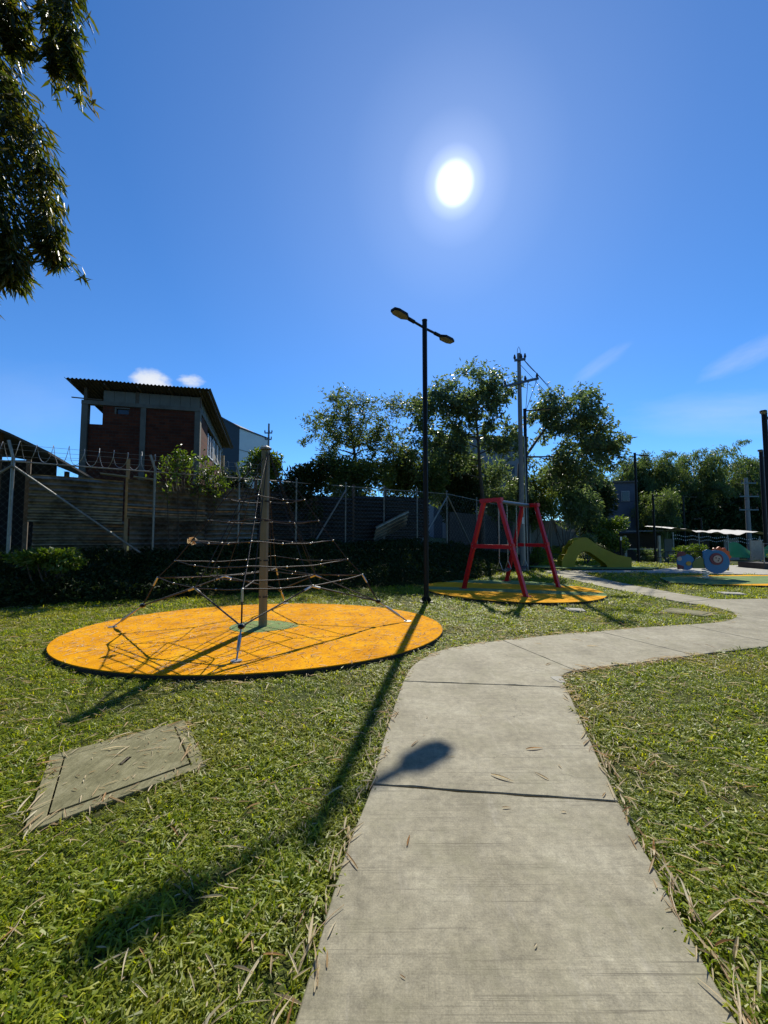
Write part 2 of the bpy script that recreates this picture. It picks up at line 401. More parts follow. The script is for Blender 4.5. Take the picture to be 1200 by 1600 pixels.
# ------------------------------------------------------------------ mesh helpers
class MB:
    def __init__(self):
        self.v, self.f = [], []

    def add(self, vs, fs):
        o = len(self.v)
        self.v += [tuple(p) for p in vs]
        self.f += [tuple(i + o for i in f) for f in fs]
        return self

    def box(self, c, s, rz=0.0, rx=0.0, ry=0.0):
        m = Matrix.Translation(c) @ Matrix.Rotation(rz, 4, 'Z') @ Matrix.Rotation(ry, 4, 'Y') @ Matrix.Rotation(rx, 4, 'X')
        x, y, z = (k / 2 for k in s)
        vs = [m @ Vector(p) for p in ((-x, -y, -z), (x, -y, -z), (x, y, -z), (-x, y, -z), (-x, -y, z), (x, -y, z), (x, y, z), (-x, y, z))]
        return self.add(vs, [(0, 3, 2, 1), (4, 5, 6, 7), (0, 1, 5, 4), (1, 2, 6, 5), (2, 3, 7, 6), (3, 0, 4, 7)])

    def bar(self, p0, p1, w, h, up=(0, 0, 1)):
        """rectangular bar between two points, w across, h along up"""
        p0, p1 = Vector(p0), Vector(p1)
        d = (p1 - p0).normalized()
        u = Vector(up)
        s = d.cross(u)
        if s.length < 1e-4:
            s = d.cross(Vector((1, 0, 0)))
        s.normalize()
        u = s.cross(d).normalized()
        s, u = s * w / 2, u * h / 2
        vs = [p0 - s - u, p0 + s - u, p0 + s + u, p0 - s + u, p1 - s - u, p1 + s - u, p1 + s + u, p1 - s + u]
        return self.add(vs, [(0, 1, 2, 3), (7, 6, 5, 4), (0, 4, 5, 1), (1, 5, 6, 2), (2, 6, 7, 3), (3, 7, 4, 0)])

    def tube(self, pts, r, seg=8, cap=True):
        pts = [Vector(p) for p in pts]
        n = len(pts)
        rs = r if isinstance(r, (list, tuple, np.ndarray)) else [r] * n
        vs, fs = [], []
        d = (pts[1] - pts[0]).normalized()
        a = d.orthogonal().normalized()
        for i, p in enumerate(pts):
            if i == 0:
                d = (pts[1] - pts[0])
            elif i == n - 1:
                d = (pts[-1] - pts[-2])
            else:
                d = (pts[i + 1] - pts[i - 1])
            d.normalize()
            a = (a - d * a.dot(d))
            if a.length < 1e-5:
                a = d.orthogonal()
            a.normalize()
            b = d.cross(a)
            for k in range(seg):
                t = 2 * math.pi * k / seg
                vs.append(p + (a * math.cos(t) + b * math.sin(t)) * rs[i])
        for i in range(n - 1):
            for k in range(seg):
                k2 = (k + 1) % seg
                fs.append((i * seg + k, i * seg + k2, (i + 1) * seg + k2, (i + 1) * seg + k))
        if cap:
            fs.append(tuple(range(seg - 1, -1, -1)))
            fs.append(tuple((n - 1) * seg + k for k in range(seg)))
        return self.add(vs, fs)

    def prism(self, poly, z0, z1, bevel=0.0):
        """vertical prism on a plan polygon (counter-clockwise), top edge bevelled"""
        n = len(poly)
        rings = [[(x, y, z0) for x, y in poly]]
        if bevel:
            rings.append([(x, y, z1 - bevel) for x, y in poly])
            rings.append([(x, y, z1) for x, y in inset(poly, bevel)])
        else:
            rings.append([(x, y, z1) for x, y in poly])
        vs = [p for r_ in rings for p in r_]
        fs = []
        for i in range(len(rings) - 1):
            for k in range(n):
                k2 = (k + 1) % n
                fs.append((i * n + k, i * n + k2, (i + 1) * n + k2, (i + 1) * n + k))
        fs.append(tuple((len(rings) - 1) * n + k for k in range(n)))
        fs.append(tuple(range(n - 1, -1, -1)))
        return self.add(vs, fs)

    def plate(self, prof, org, ux, uy, thick):
        """outline prof (2-D) on the axes ux, uy at org, thickened along ux x uy"""
        ux, uy, org = Vector(ux), Vector(uy), Vector(org)
        nn = ux.cross(uy).normalized() * thick / 2
        a = [org + ux * x + uy * y + nn for x, y in prof]
        b = [org + ux * x + uy * y - nn for x, y in prof]
        n = len(prof)
        fs = [tuple(range(n)), tuple(range(2 * n - 1, n - 1, -1))]
        for k in range(n):
            k2 = (k + 1) % n
            fs.append((k2, k, n + k, n + k2))
        return self.add(a + b, fs)

    def ball(self, c, r, seg=8, rings=5, sz=1.0):
        vs, fs = [], []
        c = Vector(c)
        for i in range(1, rings):
            ph = math.pi * i / rings
            for k in range(seg):
                t = 2 * math.pi * k / seg
                vs.append(c + Vector((math.sin(ph) * math.cos(t), math.sin(ph) * math.sin(t), math.cos(ph) * sz)) * r)
        top, bot = len(vs), len(vs) + 1
        vs += [c + Vector((0, 0, r * sz)), c - Vector((0, 0, r * sz))]
        for i in range(rings - 2):
            for k in range(seg):
                k2 = (k + 1) % seg
                fs.append((i * seg + k, (i + 1) * seg + k, (i + 1) * seg + k2, i * seg + k2))
        for k in range(seg):
            k2 = (k + 1) % seg
            fs.append((top, k, k2))
            fs.append((bot, (rings - 2) * seg + k2, (rings - 2) * seg + k))
        return self.add(vs, fs)

    def build(self, name, mat, parent=None, smooth=False, fix=True):
        o_ = origin_of(parent)
        me = bpy.data.meshes.new(name)
        me.from_pydata([(x - o_[0], y - o_[1], z - o_[2]) for x, y, z in self.v], [], self.f)
        if fix:
            bm = bmesh.new()
            bm.from_mesh(me)
            bmesh.ops.recalc_face_normals(bm, faces=bm.faces)
            bm.to_mesh(me)
            bm.free()
        if smooth:
            me.polygons.foreach_set('use_smooth', [True] * len(me.polygons))
            try:
                me.set_sharp_from_angle(angle=R(40))
            except Exception:
                pass
        me.materials.append(MATS[mat] if isinstance(mat, str) else mat)
        o = bpy.data.objects.new(name, me)
        COL.objects.link(o)
        if parent is not None:
            o.parent = parent
        return o


def origin_of(parent):
    x = Vector((0, 0, 0))
    while parent is not None:
        x = x + parent.location
        parent = parent.parent
    return x


def inset(poly, d):
    """offset a counter-clockwise polygon inwards by d"""
    n = len(poly)
    area = sum(poly[i][0] * poly[(i + 1) % n][1] - poly[(i + 1) % n][0] * poly[i][1] for i in range(n))
    sg = 1 if area > 0 else -1
    out = []
    for i in range(n):
        p0, p1, p2 = Vector(poly[i - 1]), Vector(poly[i]), Vector(poly[(i + 1) % n])
        e1, e2 = (p1 - p0).normalized(), (p2 - p1).normalized()
        n1, n2 = Vector((-e1.y, e1.x)) * sg, Vector((-e2.y, e2.x)) * sg
        m = n1 + n2
        if m.length < 1e-4:
            m = n1
        m.normalize()
        k = d / max(0.4, m.dot(n1))
        out.append(tuple(p1 + m * k))
    return out


def thing(name, label, cat, loc=(0, 0, 0), group=None):
    o = bpy.data.objects.new(name, None)
    o.empty_display_size = 0.2
    COL.objects.link(o)
    o.location = loc
    return tag(o, label, cat, group)


def tag(o, label=None, cat=None, group=None, kind=None):
    if label:
        o['label'] = label
    if cat:
        o['category'] = cat
    if group:
        o['group'] = group
    if kind:
        o['kind'] = kind
    return o


def npmesh(name, V, F, mat, parent=None, rnd=None, smooth=False):
    """mesh from numpy vertices and equal-sized faces; rnd is one number per face"""
    o_ = np.array(origin_of(parent))
    me = bpy.data.meshes.new(name)
    V = np.asarray(V, dtype=np.float32) - o_.astype(np.float32)
    F = np.asarray(F, dtype=np.int32)
    k = F.shape[1]
    me.vertices.add(len(V))
    me.vertices.foreach_set('co', V.ravel())
    me.loops.add(F.size)
    me.loops.foreach_set('vertex_index', F.ravel())
    me.polygons.add(len(F))
    me.polygons.foreach_set('loop_start', np.arange(0, F.size, k, dtype=np.int32))
    me.polygons.foreach_set('loop_total', np.full(len(F), k, dtype=np.int32))
    if smooth:
        me.polygons.foreach_set('use_smooth', np.ones(len(F), dtype=bool))
    me.update(calc_edges=True)
    if rnd is not None:
        at = me.attributes.new('rnd', 'FLOAT', 'FACE')
        at.data.foreach_set('value', np.asarray(rnd, dtype=np.float32))
    me.materials.append(MATS[mat])
    o = bpy.data.objects.new(name, me)
    COL.objects.link(o)
    if parent is not None:
        o.parent = parent
    return o


def unit(a):
    return a / np.maximum(np.linalg.norm(a, axis=-1, keepdims=True), 1e-9)


def leaf_arrays(C, D, L, Wd, rg, fold=0.25):
    """leaves as two folded triangles-pairs: centres C, directions D, lengths L, widths Wd -> V, F, rnd"""
    n = len(C)
    D = unit(D)
    A = unit(np.cross(D, unit(rg.normal(size=(n, 3)))))
    Nn = np.cross(A, D)
    L = np.broadcast_to(L, (n,))[:, None]
    Wd = np.broadcast_to(Wd, (n,))[:, None]
    base = C - D * L * 0.5
    tip = C + D * L * 0.5 - Nn * L * 0.12
    mid = C - D * L * 0.06
    a = mid + A * Wd * 0.5 + Nn * Wd * fold
    b = mid - A * Wd * 0.5 + Nn * Wd * fold
    V = np.stack([base, a, tip, b], 1).reshape(-1, 3)
    i = np.arange(n)[:, None] * 4
    F = np.concatenate([i + np.array([0, 1, 2]), i + np.array([0, 2, 3])], 1).reshape(-1, 3)
    r = np.repeat(rg.random(n), 2)
    return V, F, r


# ------------------------------------------------------------------ terrain
TOE = np.array([(-60, -22), (-30, -2.0), (-9.5, 8.2), (-7.0, 9.5), (-2, 11.6), (2, 13.2), (4.8, 16.4), (8, 21.4), (10, 24.5), (14, 27.5), (20, 32), (32, 44), (70, 90), (400, 480)], float)
FENCE = [(-17.0, 7.4), (-10.0, 10.6), (3.0, 18.9), (12.0, 28.5), (17.0, 33.5)]


def sstep(t):
    t = np.clip(t, 0, 1)
    return t * t * (3 - 2 * t)


def toe_dist(x, y):
    """distance behind (+) or in front (-) of the foot of the bank"""
    x, y = np.asarray(x, float), np.asarray(y, float)
    best = np.full(x.shape, 1e9)
    sign = np.ones(x.shape)
    for (ax, ay), (bx, by) in zip(TOE[:-1], TOE[1:]):
        dx, dy = bx - ax, by - ay
        t = np.clip(((x - ax) * dx + (y - ay) * dy) / (dx * dx + dy * dy), 0, 1)
        px, py = ax + t * dx, ay + t * dy
        d = np.hypot(x - px, y - py)
        cr = dx * (y - ay) - dy * (x - ax)
        upd = d < best
        best = np.where(upd, d, best)
        sign = np.where(upd, np.sign(cr), sign)
    return best * sign


GZ = -0.03


def terr(x, y):
    x, y = np.asarray(x, float), np.asarray(y, float)
    d = toe_dist(x, y)
    z = GZ + 1.0 * sstep(d / 3.6) + np.clip((d - 6) * 0.09, 0, 3.5)
    dip = sstep((x - 14.5) / 6) * sstep((y - 21) / 6) * sstep((4 - d) / 4)
    z = z - 0.55 * dip
    z = z + np.clip((y - 62) * 0.16, 0, 9) * sstep((-d + 2) / 4)
    return z


def tz(x, y):
    return float(terr(np.array([x]), np.array([y]))[0])


def axis(lo, hi, fine_lo, fine_hi, step):
    mid = np.arange(fine_lo, fine_hi + 1e-6, step)
    a = fine_lo - np.cumsum(step * 1.25 ** np.arange(1, 40))
    b = fine_hi + np.cumsum(step * 1.25 ** np.arange(1, 40))
    return np.concatenate([a[a > lo][::-1], mid, b[b < hi]])


gx, gy = axis(-900, 900, -18, 34, 0.5), axis(-120, 1500, -4, 50, 0.5)
GX, GY = np.meshgrid(gx, gy)
nx, ny = len(gx), len(gy)
V = np.stack([GX.ravel(), GY.ravel(), terr(GX.ravel(), GY.ravel())], 1)
ii = (np.arange(ny - 1)[:, None] * nx + np.arange(nx - 1)[None, :]).ravel()
F = np.stack([ii, ii + 1, ii + nx + 1, ii + nx], 1)
ground = npmesh('ground', V, F, 'soil', smooth=True)
tag(ground, kind='structure')

# ------------------------------------------------------------------ path of concrete slabs
PATH_SLABS = [
    [(-0.36, -2.0), (1.08, -2.0), (1.14, 0.6), (1.17, 1.4), (1.21, 1.6), (1.28, 1.9), (1.42, 2.49), (-0.08, 2.66), (-0.2, 2.11), (-0.27, 1.6), (-0.3, 1.4), (-0.33, 0.6)],
    [(1.42, 2.49), (1.64, 3.28), (1.85, 4.0), (1.93, 4.3), (0.21, 4.48), (0.17, 4.28), (0.0, 3.28), (-0.08, 2.66)],
    [(1.93, 4.3), (1.97, 4.46), (2.03, 4.62), (2.12, 4.73), (2.28, 4.83), (1.82, 6.2), (1.3, 6.0), (0.92, 5.78), (0.62, 5.5), (0.4, 5.12), (0.28, 4.8), (0.21, 4.48)],
    [(2.28, 4.83), (2.48, 4.9), (3.24, 5.12), (4.17, 5.43), (3.59, 6.78), (2.93, 6.6), (1.82, 6.2)],
    [(4.17, 5.43), (4.33, 5.48), (5.86, 5.94), (5.4, 7.27), (4.54, 7.06), (3.59, 6.78)],
    [(5.86, 5.94), (8.0, 6.53), (7.12, 8.12), (6.95, 7.95), (6.66, 7.72), (6.3, 7.52), (6.07, 7.42), (5.4, 7.27)],
    [(8.0, 6.53), (10.5, 7.2), (10.5, 10.3), (8.9, 10.15), (8.36, 10.15), (7.2, 9.7), (7.38, 9.3), (7.42, 8.9), (7.33, 8.45), (7.12, 8.12)],
    [(10.5, 7.2), (15.0, 8.4), (15.0, 10.8), (10.5, 10.3)],
    [(7.2, 9.7), (8.36, 10.15), (8.18, 11.3), (7.0, 11.3)],
    [(7.0, 11.3), (8.18, 11.3), (8.1, 12.9), (6.9, 12.9)],
    [(6.9, 12.9), (8.1, 12.9), (8.15, 14.5), (6.88, 14.5)],
    [(6.88, 14.5), (8.15, 14.5), (8.4, 16.4), (6.95, 16.4)],
    [(6.95, 16.4), (8.4, 16.4), (8.75, 17.4), (8.85, 18.5), (7.4, 18.5)],
]
def rough(poly, step, amp, seed):
    """break the straight edges of a slab into slightly chipped ones"""
    rg = np.random.default_rng(seed)
    out = []
    for i in range(len(poly)):
        a, b = Vector(poly[i]), Vector(poly[(i + 1) % len(poly)])
        L_ = (b - a).length
        m_ = max(1, int(L_ / step))
        nn_ = Vector((-(b - a).y, (b - a).x)).normalized()
        for k in range(m_):
            p = a.lerp(b, k / m_)
            out.append(tuple(p + nn_ * (rg.normal() * amp + (0.012 * amp / 0.004 * (rg.random() < 0.06)) if k else 0)))
    return out


path = thing('path', None, None)
path['kind'] = 'structure'
for i_, s in enumerate(PATH_SLABS):
    MB().prism(rough(inset(s, 0.006), 0.13, 0.003, 500 + i_), -0.12, 0.0, 0.006).build('paving_slab', 'path', path)
# a pale patch of mortar at the inside corner of the bend
MB().prism([(1.95 + 0.06 * math.cos(t) * (1 + 0.3 * math.sin(3 * t)), 4.52 + 0.13 * math.sin(t) * (1 + 0.25 * math.cos(2 * t))) for t in np.linspace(0, 2 * math.pi, 12, endpoint=False)], -0.06, 0.005, 0.003).build('mortar_patch', 'pale_concrete', path)

PLAZA = [(8.78, 17.35), (12.0, 17.2), (15.6, 16.4), (26, 15.6), (28, 21.5), (17.5, 21.6), (14.5, 20.0), (12.2, 18.4), (8.88, 18.4)]
plaza = MB().prism(PLAZA, -0.15, 0.012, 0.006).build('pavement', 'pale_concrete')
tag(plaza, kind='structure')


def ell(cx, cy, a, b, rot=0.0, n=64):
    return [(cx + a * math.cos(t) * math.cos(rot) - b * math.sin(t) * math.sin(rot), cy + a * math.cos(t) * math.sin(rot) + b * math.sin(t) * math.cos(rot))
            for t in np.linspace(0, 2 * math.pi, n, endpoint=False)]


# ------------------------------------------------------------------ safety mats
def clip_half(poly, px, py, nx_, ny_):
    """part of a polygon on the side the normal points to"""
    out = []
    n = len(poly)
    for i in range(n):
        a, b = poly[i], poly[(i + 1) % n]
        da = (a[0] - px) * nx_ + (a[1] - py) * ny_
        db = (b[0] - px) * nx_ + (b[1] - py) * ny_
        if da >= 0:
            out.append(a)
        if (da >= 0) != (db >= 0):
            t = da / (da - db)
            out.append((a[0] + (b[0] - a[0]) * t, a[1] + (b[1] - a[1]) * t))
    return out


NETC = (-2.09, 6.94)
MAT_TOP = 0.045
NET_MAT = ell(-2.06, 6.88, 3.06, 2.34, R(4), 96)
mat1 = thing('rubber_mat', 'large round orange rubber mat under the rope climbing net', 'rubber mat', (-1.93, 6.88, GZ))
MB().prism(NET_MAT, GZ, MAT_TOP - 0.012).build('mat_edge', 'rubber_edge', mat1)
MB().prism(inset(NET_MAT, 0.004), MAT_TOP - 0.012, MAT_TOP, 0.004).build('mat_surface', 'orange_rubber', mat1)
gc = [(NETC[0] + (0.62 if abs(t) < math.pi / 2 else 0.55) * math.cos(t) * (1.0 if math.cos(t) < 0 else 1 - 0.10 * abs(math.sin(t))), NETC[1] + 0.46 * math.sin(t) * (1 if math.cos(t) < 0 else (1 - 0.3 * math.cos(t))))
      for t in np.linspace(-math.pi, math.pi, 40, endpoint=False)]
MB().prism(gc, MAT_TOP - 0.004, MAT_TOP + 0.004).build('centre_patch', 'green_rubber', mat1)

SW_MAT = ell(3.65, 11.7, 2.5, 2.3, R(-35), 72)
mat2 = thing('rubber_mat', 'round yellow and green rubber mat under the red swing frame', 'rubber mat', (3.75, 11.7, GZ))
MB().prism(SW_MAT, GZ, 0.035).build('mat_edge', 'rubber_edge', mat2)
sm = inset(SW_MAT, 0.004)
nrm = (0.28, 0.96)
p1, p2, p3 = (3.6, 10.95), (3.7, 11.6), (3.9, 12.9)
front = clip_half(sm, *p1, -nrm[0], -nrm[1])
band1 = clip_half(clip_half(sm, *p1, *nrm), *p2, -nrm[0], -nrm[1])
band2 = clip_half(clip_half(sm, *p2, *nrm), *p3, -nrm[0], -nrm[1])
back = clip_half(sm, *p3, *nrm)
for nm, pl, mt in (('mat_surface', front, 'yellow_rubber'), ('mat_surface', band1, 'green_rubber'), ('mat_surface', band2, 'yellow_rubber'), ('mat_surface', back, 'green_rubber')):
    MB().prism(pl, 0.035, 0.05).build(nm, mt, mat2)

TOY_MAT = [(9.6, 13.4), (10.6, 12.75), (13.0, 12.3), (18.0, 11.8), (19.0, 15.6), (14.5, 15.9), (11.5, 15.6), (10.2, 14.8)]
mat3 = thing('rubber_mat', 'long yellow edged green rubber mat under the seesaw', 'rubber mat', (13, 14, GZ))
MB().prism(TOY_MAT, GZ, 0.03).build('mat_edge', 'rubber_edge', mat3)
tm = inset(TOY_MAT, 0.004)
f1 = clip_half(tm, 12, 12.95, 0.09, -0.99)
f2 = clip_half(clip_half(tm, 12, 12.95, -0.09, 0.99), 12, 15.35, 0.05, -0.99)
f3 = clip_half(tm, 12, 15.35, -0.05, 0.99)
for pl, mt in ((f1, 'yellow_rubber'), (f2, 'green_rubber'), (f3, 'yellow_rubber')):
    MB().prism(pl, 0.03, 0.045).build('mat_surface', mt, mat3)

SLIDE_MAT = ell(10.2, 19.55, 3.0, 1.0, R(-6), 48)
mat4 = thing('rubber_mat', 'olive rubber mat with black edge under the green slide', 'rubber mat', (10.55, 19.55, GZ))
MB().prism(SLIDE_MAT, GZ, 0.06).build('mat_edge', 'rubber_edge', mat4)
MB().prism(inset(SLIDE_MAT, 0.004), 0.06, 0.075).build('mat_surface', 'green_rubber', mat4)


# ------------------------------------------------------------------ concrete covers in the lawn
def cover(label, quad, frame_w, loc, slot=True, mat='old_concrete', z=-0.002):
    t = thing('inspection_cover', label, 'cover', (loc[0], loc[1], GZ))
    inner = inset(quad, frame_w)
    n = len(quad)
    for k in range(n):
        k2 = (k + 1) % n
        MB().prism([quad[k], quad[k2], inner[k2], inner[k]], GZ - 0.05, z, 0.003).build('frame_side', mat, t)
    lid = inset(quad, frame_w + 0.012)
    if slot:
        cx, cy = sum(p[0] for p in lid) / n, sum(p[1] for p in lid) / n
        # lid with a recessed hand slot: ring of quads round the slot
        hs = [(cx - 0.018, cy - 0.055), (cx + 0.018, cy - 0.055), (cx + 0.018, cy + 0.055), (cx - 0.018, cy + 0.055)]
        m = MB()
        off = min(range(4), key=lambda k: sum(math.hypot(lid[(i + k) % 4][0] - hs[i][0], lid[(i + k) % 4][1] - hs[i][1]) for i in range(4)))
        ld = [lid[(i + off) % 4] for i in range(4)]
        for k in range(4):
            k2 = (k + 1) % 4
            m.prism([ld[k], ld[k2], hs[k2], hs[k]], GZ - 0.05, z + 0.004)
        m.build('lid', mat, t)
        MB().prism(inset(hs, -0.004), GZ - 0.06, z - 0.03).build('slot_floor', 'dark_wall', t)
        MB().tube([(cx, cy - 0.05, z - 0.018), (cx, cy - 0.04, z + 0.006), (cx, cy + 0.04, z + 0.006), (cx, cy + 0.05, z - 0.018)], 0.005, 6).build('handle', 'timber', t)
    else:
        MB().prism(lid, GZ - 0.05, z + 0.004, 0.003).build('lid', mat, t)
    return t


COVER1 = [(-1.95, 2.24), (-1.24, 2.88), (-1.74, 3.56), (-2.44, 3.00)]
COVER2 = [(3.92, 8.55), (4.25, 8.45), (4.32, 8.75), (3.98, 8.86)]
COVER3 = [(5.85, 8.55), (6.45, 8.05), (6.98, 8.4), (6.4, 8.98)]
COVER4 = [(9.35, 11.0), (9.85, 10.85), (9.98, 11.25), (9.45, 11.4)]
cover('mossy concrete inspection cover with hand slot in the near left lawn', COVER1, 0.085, (-1.85, 2.9))
cover('small pale concrete lid in the grass before the red swing', COVER2, 0.05, (4.1, 8.6), False, 'pale_concrete', 0.02)
cover('wide grey concrete lid in the tip of lawn where the paths meet', COVER3, 0.08, (6.4, 8.5), False, 'old_concrete', -0.004)
cover('small grey lid in the grass before the seesaw mat', COVER4, 0.05, (9.65, 11.1), False, 'pale_concrete', 0.014)


# ------------------------------------------------------------------ street lamps
def arm_head(root, base, direction, length, z, head_len=0.62, head_w=0.22, tilt=0.0):
    """one arm with its flat LED head"""
    d = Vector((direction[0], direction[1], 0)).normalized()
    s = Vector((-d.y, d.x, 0))
    b = Vector((base[0], base[1], z))
    up = Vector((0, 0, 1))
    d = (d * math.cos(tilt) + up * math.sin(tilt)).normalized()
    u = s.cross(d) * -1
    if u.z < 0:
        u = -u
    arm = MB().tube([b, b + d * length], 0.032, 10)
    arm.tube([b + d * (length - 0.14), b + d * (length + 0.05)], 0.046, 10)
    a = arm.build('arm', 'black_paint', root, True)
    h = MB()
    prof = [(0, 0.06), (0.06, 0.10), (0.2, 0.5), (head_len * 0.8, 0.5), (head_len, 0.30)]
    out = [(x, w * head_w) for x, w in prof] + [(x, -w * head_w) for x, w in reversed(prof)]
    o0 = b + d * length
    h.plate(out, o0, d, s, 0.055)
    hd = h.build('lamp_head', 'black_paint', root)
    ln = inset(out, 0.022)
    lens = MB().plate(ln, o0 - u * 0.030, d, s, 0.012)
    lens.build('lens', 'lamp_lens', hd)


def lamp(label, loc, height, arms, r=0.06, group=None, flange=True):
    x, y = loc
    z0 = tz(x, y)
    t = thing('street_lamp', label, 'street lamp', (x, y, z0), group)
    MB().tube([(x, y, z0 - 0.05), (x, y, height)], r, 16).build('pole', 'black_paint', t, True)
    MB().tube([(x, y, height - 0.005), (x, y, height + 0.012)], r * 1.12, 16).build('pole_cap', 'black_paint', t, True)
    if flange:
        m = MB().box((x, y, z0 + 0.03), (0.30, 0.30, 0.025))
        for k in range(4):
            a = math.pi / 4 + k * math.pi / 2
            ca, sa = math.cos(a), math.sin(a)
            m.bar((x + ca * (r - 0.005), y + sa * (r - 0.005), z0 + 0.12), (x + ca * 0.125, y + sa * 0.125, z0 + 0.05), 0.012, 0.10)
        m.build('base_plate', 'black_paint', t)
    for d, ln, dz, hl, tl in arms:
        arm_head(t, (x, y), d, ln, height + dz, hl, 0.24, tl)
    return t


lamp('tall black double headed street lamp beside the orange mat', (1.03, 9.76), 7.05, [((-0.75, -0.66), 0.52, -0.2, 0.58, 0.06), ((0.75, 0.66), 0.52, -0.2, 0.58, 0.0)], 0.062)
lamp('black single arm street lamp right behind the concrete utility pole', (6.82, 18.9), 7.72, [((1.0, -0.15), 0.55, -0.08, 0.62, 0.03)], 0.075)
lamp('nearest and tallest black street lamp at the right edge of the picture', (17.05, 17.5), 7.05, [((-0.72, -0.69), 0.35, -0.06, 0.6, 0.0), ((0.72, 0.69), 0.35, -0.06, 0.6, 0.0)], 0.10)
lamp('second tallest black street lamp at the right edge, standing farther back', (23.05, 24.0), 6.75, [((-0.72, -0.69), 0.35, -0.06, 0.6, 0.0)], 0.10)
lamp('slim black street lamp on the grass bank right of the slide', (15.2, 23.8), 6.6, [((0.9, 0.3), 0.5, -0.1, 0.6, 0.0)], 0.07)
lamp('slim black street lamp before the drooping bamboo', (17.9, 26.3), 4.35, [((1, 0.1), 0.25, -0.1, 0.6, 0.0)], 0.07)
lamp('farthest slim black street lamp standing before the dark bamboo grove', (28.0, 37.0), 5.3, [((1, -0.3), 0.3, -0.1, 0.8, 0.0)], 0.07, flange=False)
lamp('short far lamp rising behind the white tarpaulin shelter', (27.2, 34.0), 3.1, [((-1, 0.0), 0.2, -0.06, 0.5, 0.0)], 0.06, flange=False)

# short bollard-like post with a pale tag on the bank
bp = thing('marker_post', 'short black post with a white tag right of the slide', 'post', (14.5, 24.4, tz(14.5, 24.4)))
MB().tube([(14.5, 24.4, tz(14.5, 24.4) - 0.05), (14.5, 24.4, 1.55)], 0.06, 10).build('post', 'black_paint', bp, True)
MB().box((14.5, 24.33, 1.42), (0.10, 0.02, 0.22)).build('tag', 'white_plastic', bp)

# ------------------------------------------------------------------ climbing net
net = thing('climbing_net', 'rope pyramid climbing net on a tall steel mast', 'climbing net', (NETC[0], NETC[1], MAT_TOP))
cx, cy = NETC
MASTH = 3.12
TOPN = Vector((cx + 0.04, cy, MASTH))
mm = MB()
mm.tube([(cx, cy, MAT_TOP - 0.05), (cx, cy, MASTH - 0.02), (cx, cy, MASTH)], [0.075, 0.075, 0.06], 8)
mm.build('mast', 'mast', net)
MB().box((cx, cy - 0.071, 1.6), (0.03, 0.02, 3.0)).build('mast_track', 'mast', net)
for zz in (0.55, 1.17, 1.5, 1.86, 2.2):
    MB().tube([(cx, cy, zz - 0.012), (cx, cy, zz + 0.012)], 0.081, 12).build('mast_band', 'rope', net, True)
MB().tube([(cx, cy, MASTH), (cx, cy, MASTH + 0.03), (cx, cy, MASTH + 0.07)], [0.10, 0.10, 0.03], 10).build('mast_head', 'galvanised', net)
CA = [R(8), R(98), R(188), R(278)]
LV = [(2.24, 0.68), (1.87, 0.93), (1.52, 1.19), (1.18, 1.45), (0.90, 1.72)]


def ringpt(a, r_, z_):
    return Vector((cx + r_ * math.cos(a), cy + r_ * math.sin(a), z_))


clamps = []
for li, (z_, r_) in enumerate(LV):
    rope = MB()
    for k in range(4):
        a, b = ringpt(CA[k], r_, z_), ringpt(CA[(k + 1) % 4], r_, z_)
        npt = 13
        pts = []
        for i in range(npt):
            t = i / (npt - 1)
            p = a.lerp(b, t)
            mid = math.sin(math.pi * t)
            p = p + (p - Vector((cx, cy, p.z))) * 0.02 * mid
            p.z -= (0.035 + 0.008 * li) * mid + 0.004 * math.sin(6 * math.pi * t + li)
            pts.append(p)
        rope.tube(pts, 0.0085, 6)
        nm_ = 2 + li // 2
        for j in range(nm_):
            clamps.append(pts[int(round(j * (npt - 1) / nm_))])
    rope.build('ring_rope', 'rope', net, True)
    if li == 4:   # inner ring, smaller, a little higher
        rr = MB()
        ri = r_ * 0.52
        ps = [ringpt(CA[k % 4], ri, z_ + 0.02) for k in range(5)]
        for k in range(4):
            a, b = ps[k], ps[k + 1]
            rr.tube([a.lerp(b, i / 8) - Vector((0, 0, 0.03 * math.sin(math.pi * i / 8))) for i in range(9)], 0.009, 6)
            clamps.append(a.lerp(b, 0.5) - Vector((0, 0, 0.03)))
            rr.tube([ringpt(CA[k], r_, z_), ringpt(CA[k], ri, z_ + 0.02)], 0.009, 6)
        rr.build('inner_rope', 'rope', net, True)
for k in range(4):
    MB().tube([TOPN] + [ringpt(CA[k], r_, z_) for z_, r_ in LV], 0.009, 6).build('corner_rope', 'rope', net, True)
    pts = [TOPN]
    for li, (z_, r_) in enumerate(LV):
        p = ringpt(CA[k], r_, z_).lerp(ringpt(CA[(k + 1) % 4], r_, z_), 0.5)
        p.z -= 0.035 + 0.008 * li
        pts.append(p)
    MB().tube(pts, 0.0075, 6).build('side_rope', 'rope', net, True)
    inner = [TOPN, ringpt(CA[k], LV[-1][1] * 0.52, LV[-1][0] + 0.02)]
    MB().tube(inner, 0.009, 6).build('inner_upright_rope', 'rope', net, True)
cl = None
for p in clamps:
    if cl is None:
        cl = MB().ball((0, 0, 0), 0.018, 8, 5, 0.8)
        c0 = cl.build('rope_clamp', 'steel', net, True)
        c0.location = p - net.location
        # mesh is built about the root, so shift its vertices back to its own centre
        for v in c0.data.vertices:
            v.co = v.co + net.location
    else:
        c1 = bpy.data.objects.new('rope_clamp', c0.data)
        COL.objects.link(c1)
        c1.parent = net
        c1.location = p - net.location
